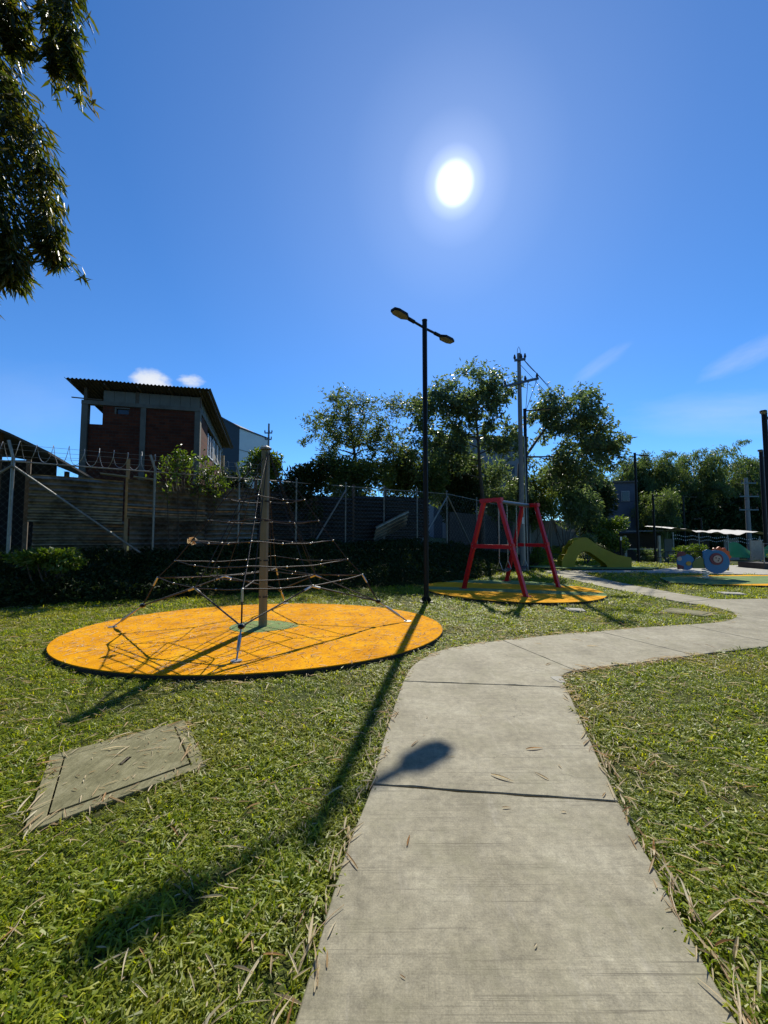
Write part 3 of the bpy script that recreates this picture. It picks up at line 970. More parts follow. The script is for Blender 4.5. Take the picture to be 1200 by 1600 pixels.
# ground anchors: turnbuckle from the mat to a hub, ropes from the hub to the net's lowest ring
ANCH = [((0.43, 7.31), 0), ((-2.25, 9.2), 1), ((-4.62, 6.86), 2), ((-1.83, 5.02), 3)]
zb, rb = LV[-1]
for (ax, ay), k in ANCH:
    g = Vector((ax, ay, MAT_TOP))
    corner = ringpt(CA[k], rb, zb)
    mids = [corner.lerp(ringpt(CA[(k + s) % 4], rb, zb), 0.5) - Vector((0, 0, 0.08)) for s in (1, -1)]
    dirn = (corner - g)
    hub = g + (corner - g) * 0.44 + Vector((cx - ax, cy - ay, 0)) * 0.07
    tb = MB()
    d = (hub - g).normalized()
    L_ = (hub - g).length
    tb.tube([g, g + d * L_ * 0.30], 0.012, 6)
    tb.tube([g + d * L_ * 0.26, g + d * L_ * 0.30, g + d * L_ * 0.72, g + d * L_ * 0.76], [0.012, 0.024, 0.024, 0.012], 8)
    tb.tube([g + d * L_ * 0.72, hub], 0.012, 6)
    tb.tube([g + Vector((0, 0, -0.04)), g + Vector((0, 0, 0.012))], 0.07, 10)
    for i in range(3):
        ang_ = i * 2.1
        tb.tube([hub + Vector((0.035 * math.cos(ang_ + t), 0.02 * math.sin(ang_), 0.035 * math.sin(ang_ + t))) for t in np.linspace(0, 2 * math.pi, 9)], 0.008, 5, False)
    tb.build('turnbuckle', 'steel', net, True)
    MB().ball(hub, 0.05, 10, 6, 0.7).build('anchor_hub', 'black_paint', net, True)
    ar = MB()
    ar.tube([hub, corner], 0.012, 6)
    for m_ in mids:
        ar.tube([hub, m_], 0.012, 6)
    ar.build('anchor_rope', 'rope', net, True)
    for m_ in mids + [corner]:
        dd = (hub - m_).normalized()
        MB().tube([m_, m_ + dd * 0.16], 0.018, 6).build('shackle', 'steel', net, True)

# curled dead leaf caught on the net
C = np.array([[cx + 1.22 * math.cos(R(188)) * 1.0 - 0.02 + 0.03 * i, cy + 1.22 * math.sin(R(188)), 1.50 + 0.03 * math.sin(i * 2)] for i in range(5)])
Vv, Ff, rr_ = leaf_arrays(C, rng.normal(size=(5, 3)), 0.15, 0.07, rng, 0.5)
dl = npmesh('dead_leaf', Vv, Ff, 'dry_leaf', rnd=rr_)
tag(dl, 'curled brown dead leaf caught on the left corner of the climbing net', 'leaf')

# ------------------------------------------------------------------ swing set
sw = thing('swing_set', 'red steel A-frame swing set with grey top beam', 'swing set', (3.85, 12.0, 0.05))
LEGS = [((2.36, 11.83), (3.63, 10.25)), ((4.20, 13.72), (5.27, 12.10))]
TOPZ = 2.62
tops = []
for (a, b) in LEGS:
    a, b = Vector((*a, 0.045)), Vector((*b, 0.045))
    mid = (a + b) / 2
    dirv = (b - a).normalized()
    ta, tb_ = mid - dirv * 0.25, mid + dirv * 0.25
    ta.z = tb_.z = TOPZ - 0.05
    nrm_ = dirv.cross(Vector((0, 0, 1)))
    for p, q in ((a, ta), (b, tb_)):
        MB().bar(p, q, 0.098, 0.098, nrm_).build('leg', 'red_paint', sw)
        MB().box((p.x, p.y, 0.056), (0.2, 0.2, 0.012), math.atan2(dirv.y, dirv.x)).build('foot_plate', 'red_paint', sw)
    MB().bar(ta - dirv * 0.10 + Vector((0, 0, 0.015)), tb_ + dirv * 0.10 + Vector((0, 0, 0.015)), 0.13, 0.11).build('end_beam', 'red_paint', sw)
    f = (1.30 - 0.045) / (TOPZ - 0.095)
    ca, cb = a.lerp(ta, f), b.lerp(tb_, f)
    MB().bar(ca, cb, 0.10, 0.11).build('cross_bar', 'red_paint', sw)
    tops.append((ta + tb_) / 2)
    for p, q in ((a, ta), (b, tb_)):
        c_ = p.lerp(q, f)
        MB().bar(c_ - Vector((0, 0, 0.09)), c_ + Vector((0, 0, 0.09)), 0.108, 0.108, nrm_).build('clamp_plate', 'red_paint', sw)
        for dz in (-0.05, 0.05):
            for sg_ in (-1, 1):
                e_ = c_ + Vector((0, 0, dz))
                MB().tube([e_ + nrm_ * 0.05 * sg_, e_ + nrm_ * 0.068 * sg_], 0.012, 6).build('bolt', 'galvanised', sw)
dbeam = (tops[1] - tops[0]).normalized()
MB().tube([tops[0] + dbeam * 0.07 + Vector((0, 0, 0.01)), tops[1] - dbeam * 0.07 + Vector((0, 0, 0.01))], 0.055, 12).build('top_beam', 'beam_grey', sw, True)


def swing(label, t0):
    c = tops[0].lerp(tops[1], t0)
    t = thing('swing', label, 'swing', (c.x, c.y, 0.62), 'swings hanging from the red frame')
    for s in (-1, 1):
        p = c + dbeam * 0.27 * s
        ch = MB()
        n = 36
        zt, zb_ = TOPZ - 0.09, 0.86
        for i in range(n):
            za, zb2 = zt + (zb_ - zt) * i / n, zt + (zb_ - zt) * (i + 1.25) / n
            off = Vector((0.011, 0, 0)) if i % 2 else Vector((0, 0.011, 0))
            for q in (-1, 1):
                ch.bar((p.x + off.x * q, p.y + off.y * q, za), (p.x + off.x * q, p.y + off.y * q, zb2), 0.007, 0.007)
        ch.build('chain', 'steel', t)
        sv = Vector((-dbeam.y, dbeam.x, 0))
        MB().tube([Vector((p.x, p.y, 0.87)), Vector((p.x, p.y, 0.64)) + sv * 0.09, Vector((p.x, p.y, 0.64)) - sv * 0.09, Vector((p.x, p.y, 0.87))], 0.010, 6).build('hanger', 'steel', t)
    prof = [(-0.29, 0.03), (-0.15, -0.02), (0.0, -0.035), (0.15, -0.02), (0.29, 0.03), (0.29, 0.055), (0.15, 0.005), (0.0, -0.01), (-0.15, 0.005), (-0.29, 0.055)]
    MB().plate(prof, (c.x, c.y, 0.60), dbeam, (0, 0, 1), 0.18).build('seat', 'seat_rubber', t)


swing('chain hung swing nearer the camera on the red frame', 0.27)
swing('chain hung swing farther back on the red frame', 0.73)

# ------------------------------------------------------------------ slide
SX, SY = 10.15, 19.75
sl = thing('slide', 'olive green arched plastic slide beyond the swings', 'slide', (SX, SY, 0.07))
sdv = Vector((1, -0.12, 0)).normalized()
svv = Vector((-sdv.y, sdv.x, 0))
arch = [(0.62 * math.cos(t) * 1.0 - 0.15, max(0.0, 0.95 * math.sin(t))) for t in np.linspace(math.pi, 0, 15)]
outer = [(x_ * 0.92, z_ * 0.95) for x_, z_ in [(-1.55, 0.0), (-1.5, 0.42), (-1.28, 0.72), (-1.2, 0.98), (-0.98, 1.18), (-0.92, 1.36), (-0.70, 1.40), (-0.62, 1.5), (-0.30, 1.52), (-0.1, 1.44), (0.05, 1.30), (0.4, 1.05), (0.9, 0.80), (1.25, 0.64), (1.75, 0.54), (1.95, 0.50), (1.95, 0.0)]]
side = outer + [(1.05, 0.0), (0.85, 0.10)] + list(reversed(arch))[0:]
side = outer + [(0.95, 0.0)] + [(p[0] + 0.15, p[1]) for p in reversed(arch)][0:]
for s in (-1, 1):
    m = MB()
    # side wall built as a strip between the inner (arch) and outer outline so the hole stays open
    inn = [(-1.55, 0.0)]
    nO = 40

    def resample(pl, n):
        pl = [Vector(p) for p in pl]
        L_ = [0]
        for i in range(1, len(pl)):
            L_.append(L_[-1] + (pl[i] - pl[i - 1]).length)
        out = []
        for k in range(n):
            t = L_[-1] * k / (n - 1)
            i = max(j for j in range(len(L_)) if L_[j] <= t + 1e-9)
            i = min(i, len(pl) - 2)
            out.append(pl[i].lerp(pl[i + 1], (t - L_[i]) / max(1e-9, L_[i + 1] - L_[i])))
        return out
    hole = [(x_ * 0.92, z_ * 0.95) for x_, z_ in [(-0.86, 0.0), (-0.84, 0.30), (-0.74, 0.55), (-0.55, 0.76), (-0.34, 0.82), (-0.10, 0.76), (0.18, 0.56), (0.45, 0.34), (0.66, 0.18), (0.74, 0.08), (0.74, 0.0)]]
    O, I = resample(outer, nO), resample(hole, nO)
    base = Vector((SX, SY, 0.075)) + svv * 0.36 * s
    vs, fs = [], []
    for off in (-0.035, 0.035):
        for q in (O, I):
            vs += [base + sdv * p.x + Vector((0, 0, p.y)) + svv * off for p in q]
    for k in range(nO - 1):
        a, b = k, k + 1
        fs += [(a, b, nO + b, nO + a), (2 * nO + b, 2 * nO + a, 3 * nO + a, 3 * nO + b), (b, a, 2 * nO + a, 2 * nO + b), (nO + a, nO + b, 3 * nO + b, 3 * nO + a)]
    fs += [(0, nO, 3 * nO, 2 * nO), (nO - 1, 3 * nO - 1, 4 * nO - 1, 2 * nO - 1)]
    m.add(vs, fs)
    m.build('side_panel', 'slide_plastic', sl)
ch = MB()
prof = [(-0.57, 1.22), (-0.2, 1.2), (0.1, 1.03), (0.42, 0.8), (0.88, 0.5), (1.2, 0.28), (1.6, 0.20), (1.78, 0.19)]
vs = []
for (x, z) in prof:
    for s in (-1, 1):
        vs.append(Vector((SX, SY, 0.075)) + sdv * x + Vector((0, 0, z)) + svv * 0.325 * s)
for (x, z) in prof:
    for s in (-1, 1):
        vs.append(Vector((SX, SY, 0.075)) + sdv * x + Vector((0, 0, z - 0.04)) + svv * 0.325 * s)
n2 = len(prof) * 2
fs = []
for k in range(len(prof) - 1):
    a = 2 * k
    fs += [(a, a + 1, a + 3, a + 2), (n2 + a, n2 + a + 2, n2 + a + 3, n2 + a + 1)]
ch.add(vs, fs).build('chute', 'slide_chute', sl)
for x, z in ((-1.30, 0.28), (-1.14, 0.56), (-0.97, 0.85), (-0.77, 1.12)):
    p = Vector((SX, SY, 0.075)) + sdv * x + Vector((0, 0, z))
    MB().bar(p - svv * 0.325, p + svv * 0.325, 0.2, 0.05).build('step', 'slide_plastic', sl)

# ------------------------------------------------------------------ seesaw with painted panels
TX, TY = 11.85, 14.35
to = thing('spring_seesaw', 'spring seesaw with blue animal panels on the green mat', 'seesaw', (TX, TY, 0.045))
px_, pz_ = Vector((1, -0.08, 0)).normalized(), Vector((0, 0, 1))


def disc_prof(cx_, cz_, rx_, rz_, n=28, wob=0.0, lob=0):
    return [(cx_ + rx_ * math.cos(t) * (1 + wob * math.cos(lob * t)), cz_ + rz_ * math.sin(t) * (1 + wob * math.cos(lob * t))) for t in np.linspace(0, 2 * math.pi, n, endpoint=False)]


O_ = Vector((TX, TY, 0.045))
fwd = Vector((0.08, 1, 0)).normalized()
p1o = MB().plate(disc_prof(0.10, 0.62, 0.43, 0.42) , O_, px_, pz_, 0.05).build('right_panel', 'toy_blue', to)
MB().plate([(-0.34, 0.70), (-0.10, 0.66), (0.0, 1.02), (-0.22, 1.06), (-0.35, 0.98)], O_ + fwd * 0.006, px_, pz_, 0.05).build('panel_ear', 'toy_blue', p1o)
MB().plate(disc_prof(0.08, 0.72, 0.225, 0.215), O_ - fwd * 0.034, px_, pz_, 0.02).build('face_ring', 'toy_maroon', p1o)
MB().plate(disc_prof(0.10, 0.72, 0.14, 0.13), O_ - fwd * 0.05, px_, pz_, 0.02).build('face', 'toy_cream', p1o)
for q in ((0.05, 0.76), (0.15, 0.73), (0.12, 0.66)):
    MB().plate(disc_prof(q[0], q[1], 0.022, 0.022, 10), O_ - fwd * 0.064, px_, pz_, 0.012).build('eye', 'black_paint', p1o)
p2o = MB().plate(disc_prof(0.42, 0.78, 0.37, 0.35, 64, 0.07, 12), O_ + fwd * 0.30, px_, pz_, 0.05).build('mane_panel', 'toy_orange', to)
MB().plate(disc_prof(0.42, 0.78, 0.23, 0.22), O_ + fwd * 0.262, px_, pz_, 0.02).build('mane_face', 'toy_gold', p2o)
MB().plate([(0.50, 0.30), (0.72, 0.28), (0.74, 0.55), (0.50, 0.58)], O_ + fwd * 0.31, px_, pz_, 0.05).build('panel_foot', 'toy_gold', p2o)
p3o = MB().plate(disc_prof(-0.92, 0.60, 0.30, 0.29, 28) , O_ + fwd * 0.05, px_, pz_, 0.05).build('left_panel', 'toy_blue', to)
MB().plate([(-1.24, 0.78), (-0.92, 0.86), (-0.98, 0.98), (-1.14, 0.98), (-1.22, 0.90)], O_ + fwd * 0.012, px_, pz_, 0.05).build('panel_cap', 'toy_maroon', p3o)
MB().plate(disc_prof(-1.15, 0.72, 0.08, 0.08, 14), O_ + fwd * 0.012, px_, pz_, 0.02).build('panel_cheek', 'toy_cream', p3o)
MB().plate(disc_prof(-0.84, 0.55, 0.09, 0.08, 14), O_ + fwd * 0.014, px_, pz_, 0.02).build('panel_spot', 'toy_gold', p3o)
MB().plate([(-1.22, 0.34), (-1.02, 0.36), (-1.02, 0.46), (-1.22, 0.52)], O_ + fwd * 0.02, px_, pz_, 0.05).build('panel_foot', 'toy_maroon', p3o)
MB().plate([(-0.70, 0.38), (-0.3, 0.38), (-0.30, 0.70), (-0.42, 0.80), (-0.58, 0.72), (-0.72, 0.56)], O_ + fwd * 0.02, px_, pz_, 0.04).build('middle_panel', 'toy_green', to)
MB().bar(O_ + px_ * -0.9 + pz_ * 0.42 + fwd * 0.12, O_ + px_ * 0.5 + pz_ * 0.42 + fwd * 0.12, 0.10, 0.08).build('beam', 'black_paint', to)
spn = MB().tube([O_ + px_ * -0.22 + fwd * 0.12 + Vector((0.09 * math.cos(t * 10 * math.pi), 0.09 * math.sin(t * 10 * math.pi), 0.01 + 0.37 * t)) for t in np.linspace(0, 1, 61)], 0.016, 6)
spn.build('spring', 'white_plastic', to, True)
MB().box(O_ + px_ * -0.22 + fwd * 0.12 + pz_ * 0.012, (0.34, 0.34, 0.02)).build('spring_foot', 'toy_green', to)
for q in (-0.62, 0.12):
    MB().bar(O_ + px_ * q + pz_ * 0.52 + fwd * 0.12, O_ + px_ * (q + 0.3) + pz_ * 0.52 + fwd * 0.12, 0.26, 0.04).build('seat', 'toy_green', to)

# ------------------------------------------------------------------ chain link fence along the bank
fseg = [(Vector(FENCE[i]), Vector(FENCE[i + 1])) for i in range(len(FENCE) - 1)]
fence = thing('chain_link_fence', 'chain link fence on galvanised posts with coiled razor wire along the bank', 'fence', (-7, 11.5, tz(-7, 11.5)))


def fence_top(p):
    return 3.7 if p.x < 3 else 3.7 - (p.x - 3) * 0.065


def on_fence(X):
    for a, b in fseg:
        if a.x <= X <= b.x:
            return a.lerp(b, (X - a.x) / (b.x - a.x))
    return Vector(FENCE[-1])


post_x = [-14.6, -10.0, -7.2, -5.05, -3.3, -1.55, -0.0, 1.5, 3.0, 4.9, 6.6, 8.3, 9.5, 10.7, 12.0, 13.2, 14.6, 16.0]
for X in post_x:
    p = on_fence(X)
    zb_, zt = tz(p.x, p.y), fence_top(p)
    MB().tube([(p.x, p.y, zb_ - 0.1), (p.x, p.y, zt)], 0.042 if X == -10.0 else (0.032 if X < -3 else 0.024), 8).build('fence_post', 'galvanised', fence, True)
    if X < -4:
        d = Vector((-0.10, -0.12, 0.42)) if X > -9 else Vector((-0.06, -0.10, 0.46))
        MB().bar((p.x, p.y, zt - 0.02), Vector((p.x, p.y, zt)) + d, 0.07, 0.05).build('angled_arm', 'galvanised', fence)
    else:
        MB().ball((p.x, p.y, zt + 0.01), 0.05, 8, 5).build('post_cap', 'galvanised', fence, True)
for i, (a, b) in enumerate(zip(post_x[:-1], post_x[1:])):
    p, q = on_fence(a), on_fence(b)
    MB().tube([(p.x, p.y, fence_top(p) - 0.10), (q.x, q.y, fence_top(q) - 0.10)], 0.022 if b < -3 else 0.016, 6).build('top_rail', 'galvanised', fence, True)
# braces
for X, dx in ((-10.0, 2.55), (-10.0, -2.6), (3.0, 1.5), (3.0, -1.4), (8.3, 1.1), (12.0, -1.0), (12.0, 1.0), (-1.55, -1.2)):
    p, q = on_fence(X), on_fence(X + dx)
    off = Vector((0.03, -0.05, 0))
    MB().tube([Vector((p.x, p.y, fence_top(p) - 0.22)) + off, Vector((q.x, q.y, tz(q.x, q.y) + 0.25)) + off], 0.034, 8).build('brace', 'galvanised', fence, True)
# woven wire
wm = MB()
for a, b in fseg:
    L_ = (b - a).length
    d = (b - a) / L_
    step = 0.17 if a.x < 0 else 0.26
    s = -2.6
    while s < L_ + 0.01:
        for sg in (0, 1):
            s0, s1 = (s, s + 2.5) if sg == 0 else (s + 2.5, s)
            z0f, z1f = 0.0, 1.0
            # clip to the panel
            lo, hi = min(s0, s1), max(s0, s1)
            ca_, cb_ = max(lo, 0), min(hi, L_)
            if cb_ - ca_ > 0.05:
                t0, t1 = (ca_ - s0) / (s1 - s0), (cb_ - s0) / (s1 - s0)
                pts = []
                for sv_, t in ((ca_, t0), (cb_, t1)):
                    p = a + d * sv_
                    zb_, zt = tz(p.x, p.y), fence_top(p) - 0.1
                    pts.append(Vector((p.x - 0.012 * sg, p.y - 0.045 - 0.012 * sg, zb_ + (zt - zb_) * t)))
                wm.bar(pts[0], pts[1], 0.0017, 0.0017)
        s += step
w_ = wm.build('wire_mesh', 'wire', fence, fix=False)
w_['kind'] = 'stuff'
# razor wire coils along the top of the left part
coil = MB()
p0, p1_ = on_fence(-14.6), on_fence(-4.3)
Lc = (p1_ - p0).length
turns = Lc / 0.36
pts = []
cd = (p1_ - p0).normalized()
for i in range(int(turns * 14)):
    t = i / (turns * 14)
    ph = 2 * math.pi * turns * t
    rad = 0.27 + 0.035 * math.sin(ph * 0.37)
    c = p0.lerp(p1_, t)
    s_ = 0.10 * math.cos(ph)
    pts.append(Vector((c.x + cd.x * s_ + cd.y * rad * math.cos(ph), c.y + cd.y * s_ - cd.x * rad * math.cos(ph) - 0.08, 3.70 + 0.22 + rad * math.sin(ph))))
coil.tube(pts, 0.0075, 4)
coil.build('razor_wire_coil', 'wire', fence)
for dz in (0.12, 0.30, 0.44):
    MB().tube([(p0.x, p0.y - 0.06, 3.7 + dz), ((p0.x + p1_.x) / 2, (p0.y + p1_.y) / 2 - 0.06, 3.68 + dz), (p1_.x, p1_.y - 0.06, 3.7 + dz)], 0.005, 4).build('strand', 'wire', fence)

# ------------------------------------------------------------------ corrugated metal hoarding behind the fence
hoard = thing('corrugated_hoarding', 'patched rusty corrugated metal hoarding behind the left fence', 'metal hoarding', (-7, 12, 1.0))
hdir = (Vector(FENCE[2]) - Vector(FENCE[1])).normalized()
hn = Vector((-hdir.y, hdir.x))


def sheet(s0, s1, z0, z1, lean=0.0, out=0.0, slope=0.0, pitch=0.16, amp=0.04, skew=0.0, mat='sheet'):
    """one sheet, ridges horizontal, between distances s0..s1 along the fence"""
    nz_ = int((z1 - z0) / pitch * 6)
    vs, fs = [], []
    ns = 7
    for i in range(nz_ + 1):
        z = (z1 - z0) * i / nz_
        a = amp * math.sin(2 * math.pi * z / pitch)
        for k in range(ns):
            t = k / (ns - 1)
            s = s0 + (s1 - s0) * t + skew * z
            p = Vector(FENCE[1]) + hdir * s + hn * (0.32 + out + a + lean * z + 0.015 * math.sin(5 * t + z0 * 3))
            vs.append((p.x, p.y, z0 + z + slope * (s - s0) + 0.012 * math.sin(4 * t + s0)))
    for i in range(nz_):
        for k in range(ns - 1):
            j = i * ns + k
            fs.append((j, j + 1, j + ns + 1, j + ns))
    m = MB().add(vs, fs)
    return m.build('metal_sheet', mat, hoard, True, fix=False)


sheet(0.42, 2.55, 0.9, 2.05, 0.02, 0.0, 0.0)
sheet(0.30, 2.50, 1.98, 3.32, 0.03, -0.03, -0.01)
sheet(2.70, 4.95, 0.9, 2.20, 0.0, 0.02, 0.01)
sheet(2.62, 4.9, 2.12, 3.36, 0.02, -0.03, -0.02)
sheet(4.85, 6.6, 0.9, 2.3, 0.0, -0.02, 0.0)
sheet(4.85, 6.5, 2.22, 3.28, 0.02, -0.05, 0.01)
sheet(6.55, 8.7, 0.9, 3.25, 0.01, 0.0, 0.0, mat='sheet_shaded')
sheet(8.65, 10.6, 0.9, 3.2, 0.01, 0.05, 0.0, mat='sheet_shaded')
sheet(10.6, 12.2, 1.0, 3.3, 0.01, 0.02, 0.0, mat='sheet_shaded')
sheet(12.15, 14.6, 1.0, 3.35, 0.0, 0.0, 0.0, mat='sheet_shaded')
sheet(11.3, 13.0, 1.3, 2.0, -0.35, -0.35, 0.42)
for s in (0.25, 2.6, 4.9, 6.55, 8.7, 10.6, 12.2):
    p = Vector(FENCE[1]) + hdir * s + hn * 0.42
    MB().box((p.x, p.y, 2.3), (0.10, 0.10, 2.9 if s != 2.6 else 3.4), math.atan2(hdir.y, hdir.x)).build('timber_post', 'pale_timber' if s == 2.6 else 'timber', hoard)
for s0, s1, z in ((1.9, 2.6, 3.45), (2.75, 3.3, 3.42)):
    p, q = Vector(FENCE[1]) + hdir * s0 + hn * 0.36, Vector(FENCE[1]) + hdir * s1 + hn * 0.36
    MB().bar((p.x, p.y, z + 0.03), (q.x, q.y, z - 0.02), 0.30, 0.03).build('capping', 'galvanised', hoard)
# solid dark wall further along the fence
wall2 = thing('boundary_wall', 'low dark boundary wall behind the fence beyond the swings', 'wall', (7.5, 24.5, 1.0))
for (a, b) in (((3.2, 19.6), (8.0, 24.7)), ((8.0, 24.7), (12.6, 29.6)), ((12.6, 29.6), (16.0, 33.0))):
    a, b = Vector(a), Vector(b)
    MB().bar((a.x, a.y + 0.3, 1.65), (b.x, b.y + 0.3, 1.55), 0.2, 2.3).build('wall_panel', 'dark_wall' if a.x < 8 else 'wall_concrete', wall2)


# ------------------------------------------------------------------ buildings
def lcl(o, ux, uy):
    def f(a, b, z):
        return Vector((o[0] + ux[0] * a + uy[0] * b, o[1] + ux[1] * a + uy[1] * b, z))
    return f


HO = (-15.5, 20.0)
HU, HV = (0.972, 0.234), (-0.234, 0.972)
H = lcl(HO, HU, HV)
hz = math.atan2(HU[1], HU[0])
hg = tz(-13, 22)
house = thing('brick_house', 'brick house with grey cladding and corrugated overhanging roof behind the hoarding', 'house', (HO[0], HO[1], hg))


def hbox(name, mat, a0, a1, b0, b1, z0, z1, par=None):
    c = H((a0 + a1) / 2, (b0 + b1) / 2, (z0 + z1) / 2)
    return MB().box(c, (abs(a1 - a0), abs(b1 - b0), z1 - z0), hz).build(name, mat, par or house)


FZ, BZ, EZ = 3.4, 8.35, 9.25      # floor, beam underside, eave heights
# brick infill of the front, with a small window opening
hbox('wall', 'brick', 0.95, 1.55, 0.0, 0.15, hg - 0.2, BZ)
hbox('wall', 'brick', 1.55, 2.15, 0.0, 0.15, hg - 0.2, 7.95)
hbox('wall', 'brick', 1.55, 2.15, 0.0, 0.15, 8.27, BZ)
hbox('wall', 'brick', 2.15, 2.72, 0.0, 0.15, hg - 0.2, BZ)
wn = hbox('window', 'glass', 1.56, 2.14, 0.09, 0.11, 7.95, 8.27)
hbox('frame', 'wall_concrete', 1.50, 2.2, -0.02, 0.06, 8.23, 8.29, wn)
hbox('frame', 'wall_concrete', 1.50, 1.57, -0.02, 0.06, 7.93, 8.23, wn)
hbox('wall', 'brick', 2.98, 5.36, 0.0, 0.15, hg - 0.2, BZ)
hbox('wall', 'brick', 0.30, 0.93, 0.05, 0.15, hg - 0.2, 7.35)          # parapet of the open bay
hbox('column', 'wall_concrete', 0.0, 0.28, -0.05, 0.25, hg - 0.2, BZ)
hbox('column', 'wall_concrete', 2.72, 2.98, -0.05, 0.25, hg - 0.2, BZ)
hbox('column', 'wall_concrete', 5.36, 5.64, -0.05, 0.25, hg - 0.2, BZ)
hbox('beam', 'wall_concrete', 0.0, 5.64, -0.08, 0.2, BZ, BZ + 0.2)
# cladding boards above the beam
x0 = 0.95
for k in range(9):
    a0 = 0.95 + k * 0.50
    if 3 <= k < 9:
        a0 += 0.16
    hbox('cladding_board', 'cladding', a0, a0 + 0.485, 0.02, 0.06, BZ + 0.2, EZ - 0.10)
hbox('roof_post', 'timber', 2.46, 2.60, 0.02, 0.12, BZ + 0.2, EZ - 0.05)
hbox('roof_post', 'timber', 0.06, 0.20, 0.0, 0.14, BZ + 0.2, EZ + 0.0)
hbox('roof_post', 'timber', 5.57, 5.66, 0.02, 0.12, BZ + 0.2, EZ - 0.05)
MB().bar(H(0.1, 7.2, 7.3), H(0.95, 0.3, 8.3), 0.14, 0.22).build('roof_brace', 'timber', house)
MB().bar(H(-0.45, -0.05, BZ + 0.30), H(0.9, 0.0, BZ + 0.27), 0.05, 0.05).build('pipe', 'timber', house)
# right hand side wall: columns, beam, brick and two windows
hbox('wall', 'brick', 5.48, 5.60, 0.25, 2.2, hg - 0.2, BZ - 0.1)
hbox('wall', 'brick', 5.48, 5.60, 2.2, 7.4, hg - 0.2, 6.4)
for b0, b1 in ((2.3, 3.9), (4.3, 6.9)):
    w = hbox('window', 'glass' if b0 < 4 else 'wall_concrete', 5.50, 5.56, b0, b1, 6.4, 7.8)
    for bb in (b0, (b0 + b1) / 2, b1):
        hbox('frame', 'white_plastic', 5.49, 5.63, bb - 0.05, bb + 0.05, 6.4, 7.75, w)
    hbox('sill', 'white_plastic', 5.49, 5.64, b0 + 0.05, b1 - 0.05, 6.36, 6.43, w)
hbox('column', 'wall_concrete', 5.40, 5.62, 4.0, 4.2, hg - 0.2, 7.9)
hbox('column', 'wall_concrete', 5.40, 5.64, 7.4, 7.7, hg - 0.2, 7.6)
MB().bar(H(5.56, 0.25, BZ + 0.08), H(5.56, 7.7, BZ - 0.6), 0.16, 0.2).build('beam', 'wall_concrete', house)
for k in range(9):
    b0 = 0.3 + k * 0.8
    t = b0 / 8
    MB().add([H(5.58, b0, BZ + 0.18 - 0.7 * t), H(5.58, b0 + 0.76, BZ + 0.18 - 0.7 * t), H(5.58, b0 + 0.76, EZ - 0.1 - 0.9 * t), H(5.58, b0, EZ - 0.1 - 0.9 * t)], [(0, 1, 2, 3)]).build('cladding_board', 'cladding', house)
hbox('wall', 'dark_wall', 0.95, 5.4, 7.5, 7.7, hg - 0.2, 7.6)
hbox('floor_slab', 'wall_concrete', 0.0, 5.6, 0.2, 7.6, 5.1, 5.3)
# corrugated shed roof
vs, fs = [], []
na, nb = 240, 6
for j in range(nb + 1):
    for i in range(na + 1):
        a = -0.5 + 6.75 * i / na
        b = -0.75 + 9.4 * j / nb
        z = EZ + 0.06 - 0.125 * b * 1.0 + 0.03 * math.sin(2 * math.pi * a / 0.177) + 0.015 * math.sin(a * 1.3)
        vs.append(H(a, b, z))
for j in range(nb):
    for i in range(na):
        q = j * (na + 1) + i
        fs.append((q, q + 1, q + na + 2, q + na + 1))
MB().add(vs, fs).build('roof', 'roof_sheet', house, True, fix=False)
for a in (-0.3, 1.2, 2.7, 4.2, 5.7, 6.1):
    MB().bar(H(a, -0.6, EZ - 0.04 + 0.075), H(a, 8.4, EZ - 0.04 - 1.05), 0.06, 0.10).build('rafter', 'timber', house)
# outbuilding lean-to at its right rear corner
hbox('chimney_post', 'pale_timber', 5.9, 6.1, 5.2, 5.4, hg - 0.2, 7.0)

# two-tone warehouse behind
wh = thing('warehouse', 'large warehouse with dark front and white side behind the brick house', 'warehouse', (-19, 42, tz(-19, 42)))
wz = tz(-17, 42)
P1, P2, P3 = (-22.5, 40.0), (-15.5, 42.0), (-13.6, 46.0)
MB().add([(P1[0], P1[1], wz), (P2[0], P2[1], wz), (P2[0], P2[1], 13.15), (-17.6, 41.4, 14.25), (-20.5, 40.57, 14.6), (P1[0], P1[1], 14.4),
          (P1[0] - 1, P1[1] + 12, wz), (P1[0] - 1, P1[1] + 12, 14.0)], [(0, 1, 2, 3, 4, 5), (6, 0, 5, 7)]).build('front_wall', 'dark_panel', wh, fix=False)
MB().add([(P2[0], P2[1], wz), (P3[0], P3[1], wz), (P3[0], P3[1], 12.95), (P2[0], P2[1], 13.1)], [(0, 1, 2, 3)]).build('side_wall', 'white_wall', wh, fix=False)
MB().add([(P1[0], P1[1], 14.4), (-20.5, 40.57, 14.6), (-17.6, 41.4, 14.25), (P2[0], P2[1], 13.15), (P3[0], P3[1], 13.0), (-16, 54, 13.4), (-23.5, 52, 14.3)], [(0, 1, 2, 3, 4, 5, 6)]).build('roof', 'roof_sheet', wh, fix=False)
for zc in (8.5, 10.8):
    MB().bar((P2[0] + 0.02, P2[1] - 0.02, zc), (P3[0] + 0.02, P3[1] - 0.02, zc - 0.05), 0.04, 0.05).build('panel_joint', 'grey_wall', wh)
MB().bar((-17.6, 41.36, 14.3), (P2[0] + 0.05, P2[1] - 0.05, 13.18), 0.12, 0.14).build('parapet', 'blue_wall', wh)
MB().bar((P2[0] + 0.05, P2[1] - 0.05, 13.16), (P3[0], P3[1], 13.0), 0.12, 0.14).build('parapet', 'blue_wall', wh)

